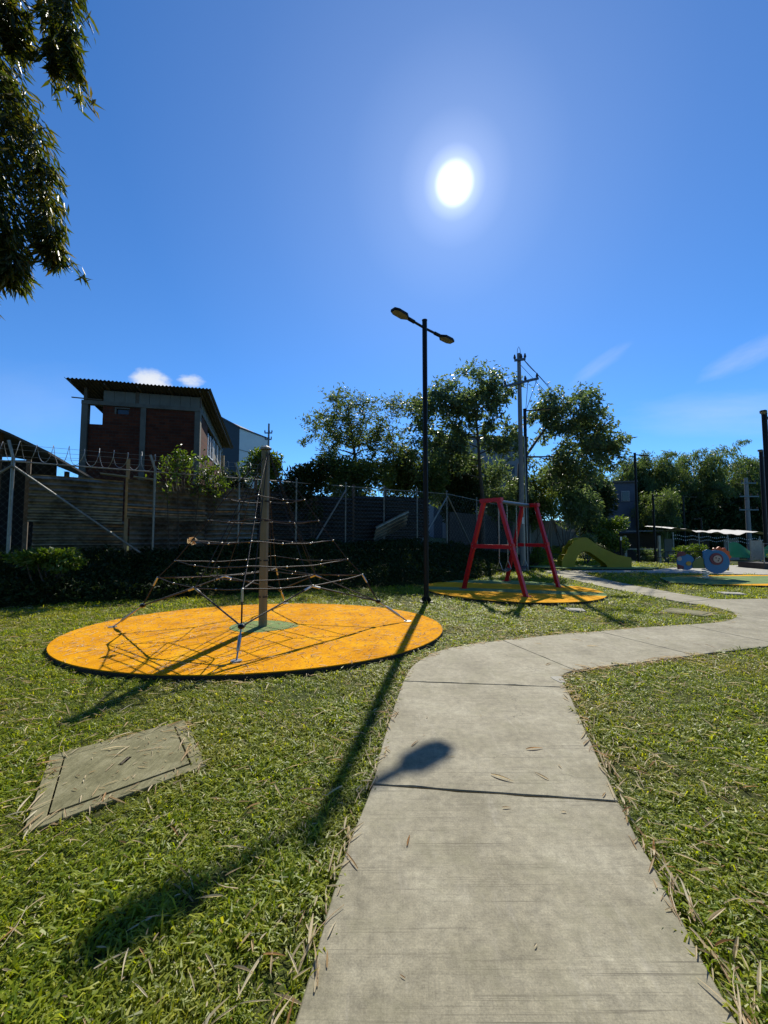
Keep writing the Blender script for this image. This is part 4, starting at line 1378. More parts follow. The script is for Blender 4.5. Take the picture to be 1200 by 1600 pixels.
# dark open shed at the far left
shd = thing('open_shed', 'dark open sided shed roof at the left edge behind the fence corner', 'shed', (-14.5, 13.5, tz(-14.5, 13.5)))
rp = [(-17.5, 12.2, 6.05), (-13.35, 14.0, 5.5), (-10.9, 14.35, 4.45), (-10.6, 15.9, 4.45), (-13.0, 16.5, 5.6), (-17.5, 16.5, 6.3)]
vs, fs = [], []
prof = [(-18.5, 6.15), (-15.5, 5.95), (-13.0, 5.55), (-12.75, 5.42), (-11.0, 4.42)]
prof = [(-18.5, 5.75), (-15.0, 5.72), (-13.4, 5.45), (-12.2, 4.95), (-10.95, 4.35)]
for (x, z) in prof:
    for (y, dz) in ((12.6, 0), (15.8, -0.9)):
        vs.append((x, y + (x + 15) * 0.05, z + dz))
        vs.append((x, y + (x + 15) * 0.05, z + dz - 0.07))
for k in range(len(prof) - 1):
    a = 4 * k
    fs += [(a, a + 4, a + 6, a + 2), (a + 1, a + 3, a + 7, a + 5), (a, a + 1, a + 5, a + 4), (a + 2, a + 6, a + 7, a + 3)]
fs.append((16, 17, 19, 18))
MB().add(vs, fs).build('roof', 'roof_sheet', shd)
for x, y, zt in ((-12.7, 12.95, 5.0), (-12.4, 15.4, 4.1), (-16, 12.75, 5.6)):
    MB().box((x, y, (zt + 0.6) / 2), (0.12, 0.12, zt - 0.6)).build('post', 'timber', shd)
MB().box((-15.9, 15.7, 2.6), (5.6, 0.12, 4.0)).build('back_wall', 'dark_wall', shd)
MB().box((-15.6, 12.75, 2.9), (5.2, 0.1, 4.4)).build('front_wall', 'dark_wall', shd)
MB().bar((-13.8, 12.7, 5.56), (-12.9, 12.75, 5.40), 0.7, 0.03).build('loose_roof_sheet', 'timber', shd)

# grey block behind the trees
gb = thing('apartment_block', 'pale grey block showing between the trees behind the lamp', 'building', (8, 36, tz(8, 36)))
z0 = tz(8, 36)
MB().box((8.5, 37.5, 5.5), (7.6, 6, 9.4), R(6)).build('wall', 'grey_wall', gb)
MB().box((4.45, 36.6, 5.3), (0.9, 5, 8.6), R(6)).build('stair_block', 'blue_wall', gb)
MB().box((8.5, 37.5, 10.28), (8.0, 6.4, 0.16), R(6)).build('roof', 'roof_sheet', gb)
for k in range(4):
    for zc in (4.3, 7.4):
        w = MB().box((5.9 + 1.75 * k, 34.22 + 0.185 * k, zc), (0.8, 0.06, 0.9), R(6)).build('window', 'glass', gb)
        MB().box((5.9 + 1.75 * k, 34.18 + 0.185 * k, zc - 0.66), (1.1, 0.16, 0.09), R(6)).build('sill', 'white_wall', w)
gb2 = thing('far_house', 'blue grey house with small windows behind the right tree', 'building', (24.2, 44, tz(24.2, 44)))
MB().box((24.2, 44, 3.6), (5.0, 5, 7.0), R(-14)).build('wall', 'blue_wall', gb2)
MB().box((24.2, 44, 7.2), (5.5, 5.5, 0.18), R(-14)).build('roof', 'roof_sheet', gb2)
for k in range(3):
    for zc in (3.0, 5.7):
        cx_, cy_ = 22.2 + 1.5 * k, 42.0 - 0.375 * k
        w = MB().box((cx_ - 0.05, cy_ - 0.02, zc), (0.8, 0.3, 1.1), R(-14)).build('window', 'grey_wall', gb2)
        MB().box((cx_ - 0.09, cy_ - 0.17, zc), (0.62, 0.06, 0.92), R(-14)).build('pane', 'glass', w)


# ------------------------------------------------------------------ utility poles and cables
def util_pole(label, x, y, h, arms, r0=0.16, r1=0.10, conduit=False):
    zb_ = tz(x, y)
    t = thing('utility_pole', label, 'utility pole', (x, y, zb_))
    MB().tube([(x, y, zb_ - 0.1), (x, y, h)], [r0, r1], 14).build('pole', 'pole_concrete', t, True)
    for (dx, dy, l0, l1, z, tilt) in arms:
        d = Vector((dx, dy, 0)).normalized()
        a = Vector((x, y - r1 - 0.04, z)) - d * l0 - Vector((0, 0, tilt * l0))
        b = Vector((x, y - r1 - 0.04, z)) + d * l1 + Vector((0, 0, tilt * l1))
        arm = MB().bar(a, b, 0.09, 0.10).build('cross_arm', 'beam_grey', t)
        for f in (0.04, 0.62, 0.96):
            p = a.lerp(b, f)
            MB().tube([p + Vector((0, 0, 0.04)), p + Vector((0, 0, 0.12)), p + Vector((0, 0, 0.2)), p + Vector((0, 0, 0.27))], [0.03, 0.065, 0.045, 0.03], 8).build('insulator', 'dark_wall', t, True)
    if conduit:
        MB().tube([(x + 0.19, y - 0.06, zb_), (x + 0.15, y - 0.05, h - 4)], 0.035, 8).build('conduit', 'galvanised', t, True)
        MB().box((x, y - 0.12, 0.25 + h * 0.2), (0.10, 0.03, 0.3)).build('number_plate', 'white_plastic', t)
        MB().tube([(x - 0.08, y, h), (x - 0.06, y, h + 0.22), (x, y, h + 0.34), (x + 0.06, y, h + 0.22), (x + 0.08, y, h)], 0.012, 5).build('top_loop', 'beam_grey', t)
    return t


UP = (6.38, 18.3)
util_pole('tall grey concrete utility pole with wooden cross arms behind the swing', UP[0], UP[1], 10.2, [(1, -0.3, 0.25, 0.25, 9.85, 0), (1, 0.0, 0.78, 0.85, 8.75, 0.24)], 0.135, 0.085, conduit=True)
util_pole('distant concrete utility pole with three cross arms before the bamboo grove', 32.6, 35.5, 6.8, [(1, 0, 0.6, 0.7, 6.3, 0), (1, 0, 0.8, 0.9, 5.1, 0), (1, 0, 0.9, 0.8, 3.9, 0)], 0.2, 0.14)
util_pole('slender distant utility pole rising beside the white warehouse wall', -10.6, 36.0, 11.9, [(1, 0, 0.35, 0.35, 11.0, 0), (1, 0, 0.3, 0.3, 10.4, 0)], 0.11, 0.08)


def cable(label, a, b, sag, r=0.012, group='overhead cables'):
    a, b = Vector(a), Vector(b)
    pts = [a.lerp(b, i / 20) - Vector((0, 0, sag * math.sin(math.pi * i / 20))) for i in range(21)]
    o = MB().tube(pts, r, 5).build('cable', 'black_paint', None, True)
    tag(o, label, 'cable', group)


far_top = (29.0, 45.0)
cable('upper overhead cable running off the top of the utility pole', (UP[0] + 0.2, UP[1], 9.95), (far_top[0], far_top[1], 9.9), 0.7)
cable('middle overhead cable running off the utility pole', (UP[0] + 0.1, UP[1] + 0.1, 9.7), (far_top[0], far_top[1], 9.4), 0.9)
cable('lower overhead cable running from the cross arm end', (UP[0] + 0.85, UP[1], 9.2), (far_top[0], far_top[1], 8.9), 0.7)
cable('slack jumper cable looping from pole top to cross arm', (UP[0] + 0.2, UP[1] - 0.1, 9.85), (UP[0] + 0.84, UP[1] - 0.12, 9.15), 0.05, 0.014)
cable('drooping service cable looping below the cross arm end', (UP[0] + 0.78, UP[1] - 0.12, 8.9), (UP[0] + 0.45, UP[1] + 0.6, 7.5), 0.0, 0.014)
cable('drooping service cable looping below the cross arm middle', (UP[0] + 0.35, UP[1] - 0.12, 8.8), (UP[0] + 0.45, UP[1] + 0.6, 7.3), 0.06, 0.014)
cable('upper of the long cables crossing the bamboo grove', (20, 36.5, 4.6), (32.6, 35.4, 6.4), 0.4, 0.015)
cable('lower of the long cables crossing the bamboo grove', (20, 36.5, 3.2), (32.6, 35.4, 4.9), 0.5, 0.015)
cable('upper distant cable in the sky left of the brick house', (-30, 27, 7.6), (-15, 30, 7.4), 0.3, 0.010)
cable('lower distant cable in the sky left of the brick house', (-30, 27, 6.9), (-15, 30, 6.7), 0.3, 0.010)

# ------------------------------------------------------------------ shelter with tarpaulin, planter
shl = thing('tarpaulin_shelter', 'low shelter with rumpled white tarpaulin roof before the bamboo grove', 'shelter', (25, 30, tz(25, 30)))
na, nb = 40, 8
vs, fs = [], []
for j in range(nb + 1):
    for i in range(na + 1):
        a, b = i / na, j / nb
        x = 21.2 + 8.6 * a
        y = 29.3 + 3.0 * b - a * 0.6
        z = 2.02 - 0.42 * a + 0.14 * math.sin(a * 21 + b * 2) * (1 - b) * 0.5 + 0.10 * math.sin(a * 9 + 1) + 0.25 * b + 0.05 * math.sin(a * 55)
        vs.append((x, y, z))
for j in range(nb):
    for i in range(na):
        q = j * (na + 1) + i
        fs.append((q, q + 1, q + na + 2, q + na + 1))
MB().add(vs, fs).build('tarpaulin', 'tarp_white', shl, True, fix=False)
for x in (21.4, 23.2, 25.2, 27.4, 29.6):
    y = 29.45 - (x - 21.2) / 8.6 * 0.6
    MB().tube([(x, y, tz(x, y) - 0.05), (x, y, 1.86 - 0.42 * (x - 21.2) / 8.6)], 0.05, 8).build('post', 'galvanised', shl, True)
for x, w_, m_ in ((26.7, 1.1, 'grey_wall'), (21.9, 0.7, 'cladding'), (24.2, 1.6, 'dark_wall')):
    y = 30.6
    MB().box((x, y, 0.55), (w_, 0.05, 1.6)).build('screen', m_, shl)
dots = MB()
for r_ in range(2):
    for i in range(60):
        x = 21.4 + 8.2 * i / 60
        y = 29.4 - (x - 21.2) / 8.6 * 0.6
        dots.ball((x, y, 1.62 - 0.42 * (x - 21.2) / 8.6 - 0.26 * r_ + 0.05 * math.sin(i * 0.8)), 0.035, 5, 4)
db = dots.build('string_of_beads', 'white_plastic', shl)
db['kind'] = 'stuff'
MB().bar((19.0, 32.2, 1.95), (23.4, 32.0, 2.0), 2.2, 0.06).build('side_roof', 'grey_wall', shl)
MB().box((20.8, 32.8, 0.7), (4.0, 0.1, 2.2)).build('back_screen', 'dark_wall', shl)

plt_ = thing('planter', 'black raised planter with wire sides at the right edge of the plaza', 'planter', (19.4, 19.5, 0.0))
MB().box((19.6, 19.6, 0.15), (3.2, 1.4, 0.28)).build('box', 'dark_wall', plt_)
for x in (18.05, 19.1, 20.2, 21.1):
    MB().tube([(x, 18.95, 0.28), (x, 18.95, 1.25)], 0.03, 6).build('post', 'galvanised', plt_, True)
for z in (0.62, 0.95, 1.22):
    MB().tube([(18.05, 18.95, z), (21.1, 18.95, z)], 0.012, 5).build('rail', 'galvanised', plt_)
gt = MB()
vs, fs = [], []
for i in range(13):
    for j in range(6):
        a, b = i / 12, j / 5
        vs.append((18.1 + 2.6 * a, 20.9 + 0.25 * math.sin(a * 11) * b, 1.0 + 0.28 * math.sin(a * 7.5 + 0.8) * (1 - b) - 0.55 * b))
for i in range(12):
    for j in range(5):
        q = i * 6 + j
        fs.append((q, q + 1, q + 7, q + 6))
tg = gt.add(vs, fs).build('green_tarpaulin', 'tarp_green', None, True, fix=False)
tag(tg, 'bright green tarpaulin hung behind the planter at the right edge', 'tarpaulin')
scr = MB().box((19.35, 20.7, 0.85), (0.62, 0.05, 1.0)).build('white_board', 'pale_concrete')
tag(scr, 'pale standing board between the green tarpaulin folds', 'board')
rl = thing('railing', 'low dark metal railing on the far side of the plaza', 'railing', (16.5, 22.2, -0.1))
for i in range(7):
    x = 15.2 + i * 0.62
    MB().tube([(x, 22.2, tz(x, 22.2) - 0.05), (x, 22.2, 0.72)], 0.022, 6).build('post', 'black_paint', rl, True)
for z in (0.38, 0.70):
    MB().tube([(15.2, 22.2, z), (18.92, 22.2, z)], 0.022, 6).build('rail', 'black_paint', rl, True)
gp = thing('gate_posts', 'pale wooden goal-like gate frame below the drooping bamboo', 'gate', (16.6, 26.5, tz(16.6, 26.5)))
for x in (16.3, 18.6):
    MB().box((x, 26.9, 0.55), (0.14, 0.14, 2.1)).build('post', 'pale_concrete', gp)
MB().bar((16.3, 26.9, 0.7), (18.6, 26.9, 0.7), 0.05, 0.06).build('rail', 'pale_concrete', gp)


# ------------------------------------------------------------------ trees and shrubs
def curve_pts(a, b, n, bend, rg):
    a, b = Vector(a), Vector(b)
    L_ = (b - a).length
    off = Vector(rg.normal(size=3)) * bend * L_
    off.z = abs(off.z) * 0.6
    return [a.lerp(b, i / n) + off * math.sin(math.pi * i / n) for i in range(n + 1)]


def tree(name, label, trunk, r0, clusters, leaf_mat, leaf_n, leaf_len, leaf_w, seed, group=None, droop=0.35, bark='bark', start=0.35, density=None):
    """trunk: list of points; clusters: (x, y, z, radius) of foliage; limbs run from the trunk to each cluster"""
    rg = np.random.default_rng(seed)
    t = thing(name, label, 'tree', trunk[0], group)
    tm_ = MB()
    n = len(trunk)
    rs = [r0 * (1 - 0.75 * i / (n - 1)) for i in range(n)]
    tm_.tube(trunk, rs, 9)
    nodes = []
    for i in range(n - 1):
        for k in range(6):
            f = (i + k / 6) / (n - 1)
            if f >= start:
                nodes.append((Vector(trunk[i]).lerp(Vector(trunk[i + 1]), k / 6), r0 * (1 - 0.75 * f)))
    Cs, Ds = [], []
    tw = MB()
    order = sorted(clusters, key=lambda c: (Vector(c[:3]) - Vector(trunk[-1])).length)
    for c in order:
        cp = Vector(c[:3])
        best = min(nodes, key=lambda q: (q[0] - cp).length + max(0, q[0].z - cp.z + 0.2) * 1.5)
        pts = curve_pts(best[0], cp, 5, 0.07, rg)
        rr0 = min(best[1] * 0.7, 0.02 + 0.022 * (cp - best[0]).length)
        tm_.tube(pts, [rr0 * (1 - 0.75 * i / 5) for i in range(6)], 6)
        nodes += [(pts[i], rr0 * (1 - 0.75 * i / 5)) for i in (2, 3, 4, 5)]
        # twig sprays carrying leaves
        rad = c[3]
        dens = c[4] if len(c) > 4 else 1.0
        nt = max(5, int(leaf_n * rad ** 2 * dens / 14))
        for _ in range(nt):
            d = unit(rg.normal(size=3))
            d[2] = d[2] * 0.75 + 0.12
            tip = np.array(cp) + d * rad * (0.45 + 0.65 * rg.random() ** 0.6)
            st = np.array(cp) + d * rad * 0.1
            tw.tube([st, (st + tip) / 2 + rg.normal(size=3) * 0.05 * rad, tip], [0.012, 0.008, 0.004], 4, False)
            m_ = 14
            f = 0.35 + 0.7 * rg.random(m_)
            pos = st + (tip - st) * f[:, None] + rg.normal(size=(m_, 3)) * 0.10 * rad + rg.normal(size=(m_, 3)) * leaf_len * 0.4
            dd = unit(d + rg.normal(size=(m_, 3)) * 0.8)
            dd[:, 2] -= droop
            Cs.append(pos)
            Ds.append(dd)
    tm_.build('trunk', bark, t, True, fix=False)
    tw.build('twigs', bark, t, fix=False)
    C_, D_ = np.concatenate(Cs), np.concatenate(Ds)
    nn_ = len(C_)
    ls = leaf_len * (0.65 + 0.7 * rg.random(nn_))
    V_, F_, r_ = leaf_arrays(C_, D_, ls, ls * leaf_w, rg)
    npmesh('crown', V_, F_, leaf_mat, t, rnd=r_)
    return t


def blob_clusters(center, radii, n, rad, seed, hollow=0.5, zmin=None):
    rg = np.random.default_rng(seed)
    out = []
    while len(out) < n:
        p = rg.normal(size=3)
        p = p / np.linalg.norm(p) * (hollow + (1 - hollow) * rg.random())
        q = [center[i] + p[i] * radii[i] for i in range(3)]
        if zmin is not None and q[2] < zmin:
            continue
        out.append((*q, rad * (0.7 + 0.6 * rg.random())))
    return out


# tree A: loose fine-leaved tree behind the hoarding, left of the lamp
cl_a = blob_clusters((-1.9, 19.4, 7.0), (1.9, 1.6, 1.9), 28, 0.72, 11, 0.4) + blob_clusters((0.9, 19.6, 6.4), (1.9, 1.5, 2.1), 30, 0.76, 12, 0.25) + \
    blob_clusters((-3.3, 19.2, 6.0), (1.2, 1.0, 1.6), 12, 0.55, 14, 0.4) + blob_clusters((-0.6, 19.3, 5.0), (3.2, 1.2, 1.1), 22, 0.72, 15, 0.2)
tree('leafy_tree', 'loose fine leaved tree just left of the tall lamp', [(-0.9, 19.6, 1.2), (-1.0, 19.5, 3.0), (-1.3, 19.4, 4.6), (-1.6, 19.4, 6.6), (-1.8, 19.4, 8.0)], 0.13, cl_a, 'leaf_mid', 270, 0.18, 0.34, 21)
# tree B: tall tree right behind the utility pole
cl_b = blob_clusters((4.0, 21.6, 8.7), (2.0, 1.4, 2.1), 28, 0.72, 31, 0.25) + blob_clusters((5.9, 21.9, 9.6), (1.9, 1.4, 2.1), 28, 0.74, 32, 0.2) + \
    blob_clusters((3.6, 21.4, 6.0), (2.1, 1.2, 1.7), 34, 0.72, 33, 0.15) + blob_clusters((6.6, 21.8, 7.0), (1.6, 1.2, 1.7), 22, 0.66, 34, 0.2) + blob_clusters((2.2, 21.0, 8.2), (0.8, 0.8, 1.3), 9, 0.55, 35, 0.3)
tree('leafy_tree', 'tall open crowned tree on the left of the utility pole', [(5.4, 21.8, 0.9), (5.45, 21.8, 3.5), (5.3, 21.7, 5.0), (5.2, 21.7, 7.2), (5.0, 21.7, 9.4)], 0.15, cl_b, 'leaf_grey', 165, 0.25, 0.42, 22, droop=0.6)
# tree C: leaning tree on the right of the pole
cl_c = blob_clusters((11.9, 24.6, 9.0), (2.5, 1.6, 1.9), 40, 0.82, 41, 0.3) + blob_clusters((13.7, 25.0, 7.4), (1.9, 1.6, 1.9), 32, 0.80, 42, 0.25) + \
    blob_clusters((11.0, 24.6, 5.6), (2.4, 1.4, 1.3), 28, 0.8, 43, 0.15) + blob_clusters((9.6, 24.2, 9.3), (0.9, 0.9, 1.0), 6, 0.5, 44, 0.4)
tree('leafy_tree', 'broad leaning tree on the right of the utility pole', [(8.0, 23.6, 0.9), (8.1, 23.7, 4.0), (8.2, 23.8, 5.9), (9.0, 24.1, 6.9), (10.0, 24.4, 8.2), (11.4, 24.6, 9.2)], 0.16, cl_c, 'leaf_grey', 185, 0.25, 0.42, 23, droop=0.6, start=0.3)


def shrub(name, label, center, radii, n, leaf_len, leaf_w, mat, seed, cat='shrub', group=None, stems=7, droop=0.2, hollow=0.35, lumps=9):
    rg = np.random.default_rng(seed)
    x, y, z = center
    zb_ = tz(x, y)
    t = thing(name, label, cat, (x, y, zb_), group)
    # lumpy volume: leaves round several lobes inside the ellipsoid
    lob = unit(rg.normal(size=(lumps, 3))) * (0.35 + 0.4 * rg.random((lumps, 1)))
    k = rg.integers(0, lumps, n)
    p = lob[k] + unit(rg.normal(size=(n, 3))) * (0.42 * rg.random((n, 1)) ** 0.45)
    C_ = np.array(center) + p * np.array(radii)
    C_[:, 2] = np.maximum(C_[:, 2], zb_ + 0.02)
    D_ = unit(p) + rg.normal(size=(n, 3)) * 0.7
    D_[:, 2] -= droop
    ls = leaf_len * (0.6 + 0.8 * rg.random(n))
    V_, F_, r_ = leaf_arrays(C_, D_, ls, ls * leaf_w, rg)
    st = MB()
    for i in range(stems):
        q = Vector(np.array(center) + lob[i % lumps] * np.array(radii))
        st.tube(curve_pts((x + rg.normal() * 0.1 * radii[0], y + rg.normal() * 0.1 * radii[1], zb_ - 0.05), q, 5, 0.06, rg), [0.03, 0.026, 0.022, 0.018, 0.012, 0.006], 5, False)
    st.build('stems', 'bark', t, fix=False)
    npmesh('foliage', V_, F_, mat, t, rnd=r_)
    return t


rgv = np.random.default_rng(51)
vn = thing('vine', 'bright leafy vine spilling over the fence before the brick house', 'vine', (-6.6, 12.0, tz(-6.6, 12.0)))
vst = MB()
vC, vD = [], []
for i in range(26):
    x0 = rgv.uniform(-7.3, -5.4)
    p0v = on_fence(x0)
    top = Vector((x0, p0v.y + rgv.uniform(-0.15, 0.35), 3.55 + rgv.uniform(-0.2, 0.75) * (1 - abs(x0 + 6.6) * 0.5)))
    end = top + Vector((rgv.uniform(-0.4, 0.5), rgv.uniform(-0.35, 0.05), rgv.uniform(-1.0, 0.1)))
    midv = (top + end) / 2 + Vector((0, -0.1, 0.22))
    vst.tube([Vector((x0 * 0.4 - 6.6 * 0.6, p0v.y + 0.15, 1.0 if i < 5 else 3.0)), top, midv, end], [0.014, 0.01, 0.007, 0.003], 4, False)
    m_ = int(rgv.integers(22, 52))
    t_ = rgv.random(m_)[:, None]
    P0_, P1_, P2_ = np.array(top), np.array(midv), np.array(end)
    pos = (1 - t_) ** 2 * P0_ + 2 * t_ * (1 - t_) * P1_ + t_ ** 2 * P2_ + rgv.normal(size=(m_, 3)) * 0.085
    dv_ = rgv.normal(size=(m_, 3)) * 0.8 + np.array([0, -0.2, -0.35])
    vC.append(pos)
    vD.append(dv_)
vst.build('stems', 'bark', vn, fix=False)
vC, vD = np.concatenate(vC), np.concatenate(vD)
ls = 0.13 * (0.6 + 0.8 * rgv.random(len(vC)))
V_, F_, r_ = leaf_arrays(vC, vD, ls, ls * 0.45, rgv)
npmesh('foliage', V_, F_, 'leaf_bright', vn, rnd=r_)
shrub('shrub', 'dense dark climber over the hoarding right of the net mast', (-3.2, 15.6, 3.2), (1.7, 0.8, 1.4), 5200, 0.17, 0.45, 'leaf_dark', 52)
shrub('shrub', 'yellow green bush above the hoarding beside the white warehouse wall', (-4.9, 16.0, 3.9), (1.1, 0.7, 1.25), 2600, 0.17, 0.45, 'leaf_bright', 53)
shrub('shrub', 'big dark bush under the loose tree behind the fence', (-1.3, 18.6, 3.9), (2.5, 1.1, 1.7), 7500, 0.18, 0.42, 'leaf_mid', 54)
shrub('shrub', 'dark green bush right behind the tall lamp', (1.5, 20.2, 4.0), (2.1, 1.1, 2.0), 7500, 0.18, 0.42, 'leaf_mid', 55)
shrub('shrub', 'dark bush behind the left end of the swing', (3.9, 22.2, 3.8), (2.2, 1.0, 1.8), 7000, 0.2, 0.42, 'leaf_dark', 56)
shrub('shrub', 'dark bush behind the utility pole foot', (6.6, 23.6, 3.9), (2.2, 1.2, 2.2), 6500, 0.2, 0.42, 'leaf_grey', 57)
shrub('shrub', 'tall dark bush under the leaning tree', (9.6, 25.9, 4.4), (2.6, 1.4, 2.7), 9000, 0.22, 0.42, 'leaf_mid', 58)
shrub('shrub', 'tall dark bush at the right foot of the leaning tree', (12.9, 28.4, 4.4), (2.8, 1.5, 3.0), 8500, 0.24, 0.42, 'leaf_grey', 59)
shrub('shrub', 'dark bush closing the right end of the fence', (17.0, 33.0, 4.0), (3.0, 1.5, 3.4), 8500, 0.26, 0.42, 'leaf_dark', 60)
shrub('shrub', 'low bright plants at the left edge under the fence corner', (-8.3, 9.9, 1.0), (1.2, 0.5, 0.45), 1500, 0.13, 0.45, 'leaf_bright', 61)
shrub('shrub', 'small pale bush at the left foot of the slide', (7.95, 20.9, 0.55), (0.65, 0.45, 0.5), 900, 0.15, 0.4, 'leaf_bright', 62)
shrub('shrub', 'white tipped bush behind the slide', (11.6, 22.8, 1.15), (0.7, 0.6, 0.6), 700, 0.2, 0.35, 'leaf_grey', 63)
shrub('shrub', 'sunlit yellow green bush on the bank below the leaning tree', (15.6, 27.0, 1.9), (1.4, 0.9, 1.4), 3000, 0.2, 0.4, 'leaf_bright', 64)
shrub('shrub', 'pale wispy bush before the white tarpaulin', (20.9, 26.6, 0.25), (1.8, 0.8, 0.75), 2600, 0.18, 0.3, 'leaf_bright', 65)
shrub('shrub', 'low pale bush left of the wispy bush', (18.6, 28.2, 0.2), (1.3, 0.7, 0.6), 1700, 0.18, 0.3, 'leaf_grey', 66)
shrub('shrub', 'leafy plants growing in the black planter', (19.7, 19.5, 0.65), (1.3, 0.45, 0.45), 900, 0.14, 0.5, 'leaf_bright', 67)
shrub('shrub', 'dark bush between the house and the warehouse', (-9.6, 24.5, 4.3), (1.6, 1.0, 1.4), 2200, 0.2, 0.42, 'leaf_dark', 68)
shrub('shrub', 'tall bush hiding the blue grey house right of the leaning tree', (18.6, 36.0, 4.4), (2.6, 1.5, 3.6), 7500, 0.3, 0.42, 'leaf_mid', 70)
shrub('shrub', 'bush filling the gap below the pale grey block', (4.6, 24.4, 4.6), (2.4, 1.0, 2.2), 6500, 0.22, 0.42, 'leaf_mid', 71)
shrub('shrub', 'dark hedge mass behind the left shed', (-15.2, 19.3, 3.2), (2.4, 0.6, 1.5), 2400, 0.2, 0.42, 'leaf_dark', 69)

# leafy dark ground cover on the bank before the fence
rg = np.random.default_rng(77)
n = 52000
X = rg.uniform(-16, 12, n)
# sample a band behind the toe line
k = rg.random(n)
YT = np.interp(X, TOE[:, 0], TOE[:, 1])
fy = np.array([on_fence(x).y if x > -17 else 7.4 for x in X[:0]])
FYS = np.interp(X, [p[0] for p in FENCE], [p[1] for p in FENCE])
Y = YT + 0.15 + (FYS + 0.25 - YT - 0.15) * k
d_ = toe_dist(X, Y)
keep = (d_ > 0.05) & (X < 8 + rg.random(n) * 2)
X, Y, d_ = X[keep], Y[keep], d_[keep]
n = len(X)
nzv = np.sin(X * 2.1 + np.sin(Y * 1.7)) * 0.5 + np.sin(X * 4.7 + Y * 3.9) * 0.3
hh = np.clip((0.42 + 0.16 * nzv) * np.clip(d_ / 0.35, 0.15, 1) * np.clip((7.5 - X) / 4, 0.25, 1), 0.08, 0.8)
Z = terr(X, Y) + hh * rg.random(n) ** 0.5
D_ = rg.normal(size=(n, 3)) * 0.7 + np.array([0.0, -0.35, 0.35])
ls = 0.13 * (0.6 + 0.8 * rg.random(n))
V_, F_, r_ = leaf_arrays(np.stack([X, Y, Z], 1), D_, ls, ls * 0.42, rg)
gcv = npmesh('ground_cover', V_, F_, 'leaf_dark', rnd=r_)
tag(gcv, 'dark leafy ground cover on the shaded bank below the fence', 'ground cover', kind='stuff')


# ------------------------------------------------------------------ bamboo
def bamboo_clump(label, x, y, h, n_culm, spread, seed, leaf=0.42, group='far bamboo clumps', mat='leaf_farbamboo', lean=(0, 0)):
    rg = np.random.default_rng(seed)
    zb_ = tz(x, y)
    t = thing('bamboo_clump', label, 'bamboo', (x, y, zb_), group)
    cm = MB()
    Cs, Ds = [], []
    for i in range(n_culm):
        a = rg.random() * 2 * math.pi
        b = Vector((x + math.cos(a) * spread * 0.25 * rg.random(), y + math.sin(a) * spread * 0.25 * rg.random(), zb_ - 0.1))
        hh_ = h * (0.55 + 0.5 * rg.random())
        out = spread * (0.35 + 0.8 * rg.random())
        dv = Vector((math.cos(a) + lean[0], math.sin(a) * 0.8 + lean[1], 0))
        pts = []
        for k in range(11):
            s = k / 10
            zz = hh_ * (1.12 * s - 0.30 * s ** 3.2 if s < 0.86 else 0.82 + (s - 0.86) * -0.55 + 0.0)
            zz = hh_ * math.sin(min(1.0, s * 1.02) * 2.0) / math.sin(math.pi / 2) if False else hh_ * (1 - (1 - min(s / 0.8, 1)) ** 1.7) - (max(0, s - 0.75) * 4) ** 2 * 0.22 * hh_ * 0.9
            pts.append(b + dv * out * s ** 2.2 + Vector((0, 0, zz)))
        cm.tube(pts, [0.05 * (1 - 0.9 * k / 10) for k in range(11)], 5, False)
        P_ = np.array(pts)
        m_ = 230
        f = 0.25 + 0.75 * rg.random(m_) ** 0.8
        idx = np.minimum((f * 10).astype(int), 9)
        fr = (f * 10 - idx)[:, None]
        pos = P_[idx] * (1 - fr) + P_[idx + 1] * fr
        tang = unit(P_[idx + 1] - P_[idx])
        pos = pos + rg.normal(size=(m_, 3)) * (0.20 + 0.5 * (1 - f))[:, None] * np.array([1, 1, 0.7])
        dd = tang * 0.6 + rg.normal(size=(m_, 3)) * 0.5
        dd[:, 2] -= 0.7
        Cs.append(pos)
        Ds.append(dd)
    cm.build('culms', 'bamboo_culm', t, True, fix=False)
    C_, D_ = np.concatenate(Cs), np.concatenate(Ds)
    C_[:, 2] = np.maximum(C_[:, 2], zb_ + 0.1)
    ls = leaf * (0.6 + 0.8 * rg.random(len(C_)))
    V_, F_, r_ = leaf_arrays(C_, D_, ls, ls * 0.20, rg)
    npmesh('foliage', V_, F_, mat, t, rnd=r_)
    return t


bamboo_clump('leftmost tall bamboo clump right of the leaning tree', 33.0, 48, 11.0, 64, 4.2, 81)
bamboo_clump('bamboo clump with the highest plume in the middle of the grove', 38.5, 49, 12.2, 66, 4.4, 82)
bamboo_clump('bamboo clump behind the tarpaulin shelter in the grove', 44.5, 51, 11.6, 64, 4.6, 83)
bamboo_clump('bamboo clump with one plume arching to the right', 49.5, 52, 12.0, 64, 4.6, 84)
bamboo_clump('rightmost bamboo clump beside the two dark lamp poles', 55.0, 54, 12.8, 66, 5.0, 85)
bamboo_clump('low bamboo clump next to the blue grey house', 30.0, 47.5, 9.2, 44, 3.0, 89)
bamboo_clump('small drooping bamboo clump above the slim lamp', 27.6, 39.5, 6.6, 40, 2.4, 86, 0.32)
bamboo_clump('bamboo clump filling the gap at the back left of the grove', 37.0, 56, 9.5, 40, 4.8, 87)
bamboo_clump('bamboo clump at the back right of the grove', 51.5, 60, 11.0, 40, 5.4, 88)
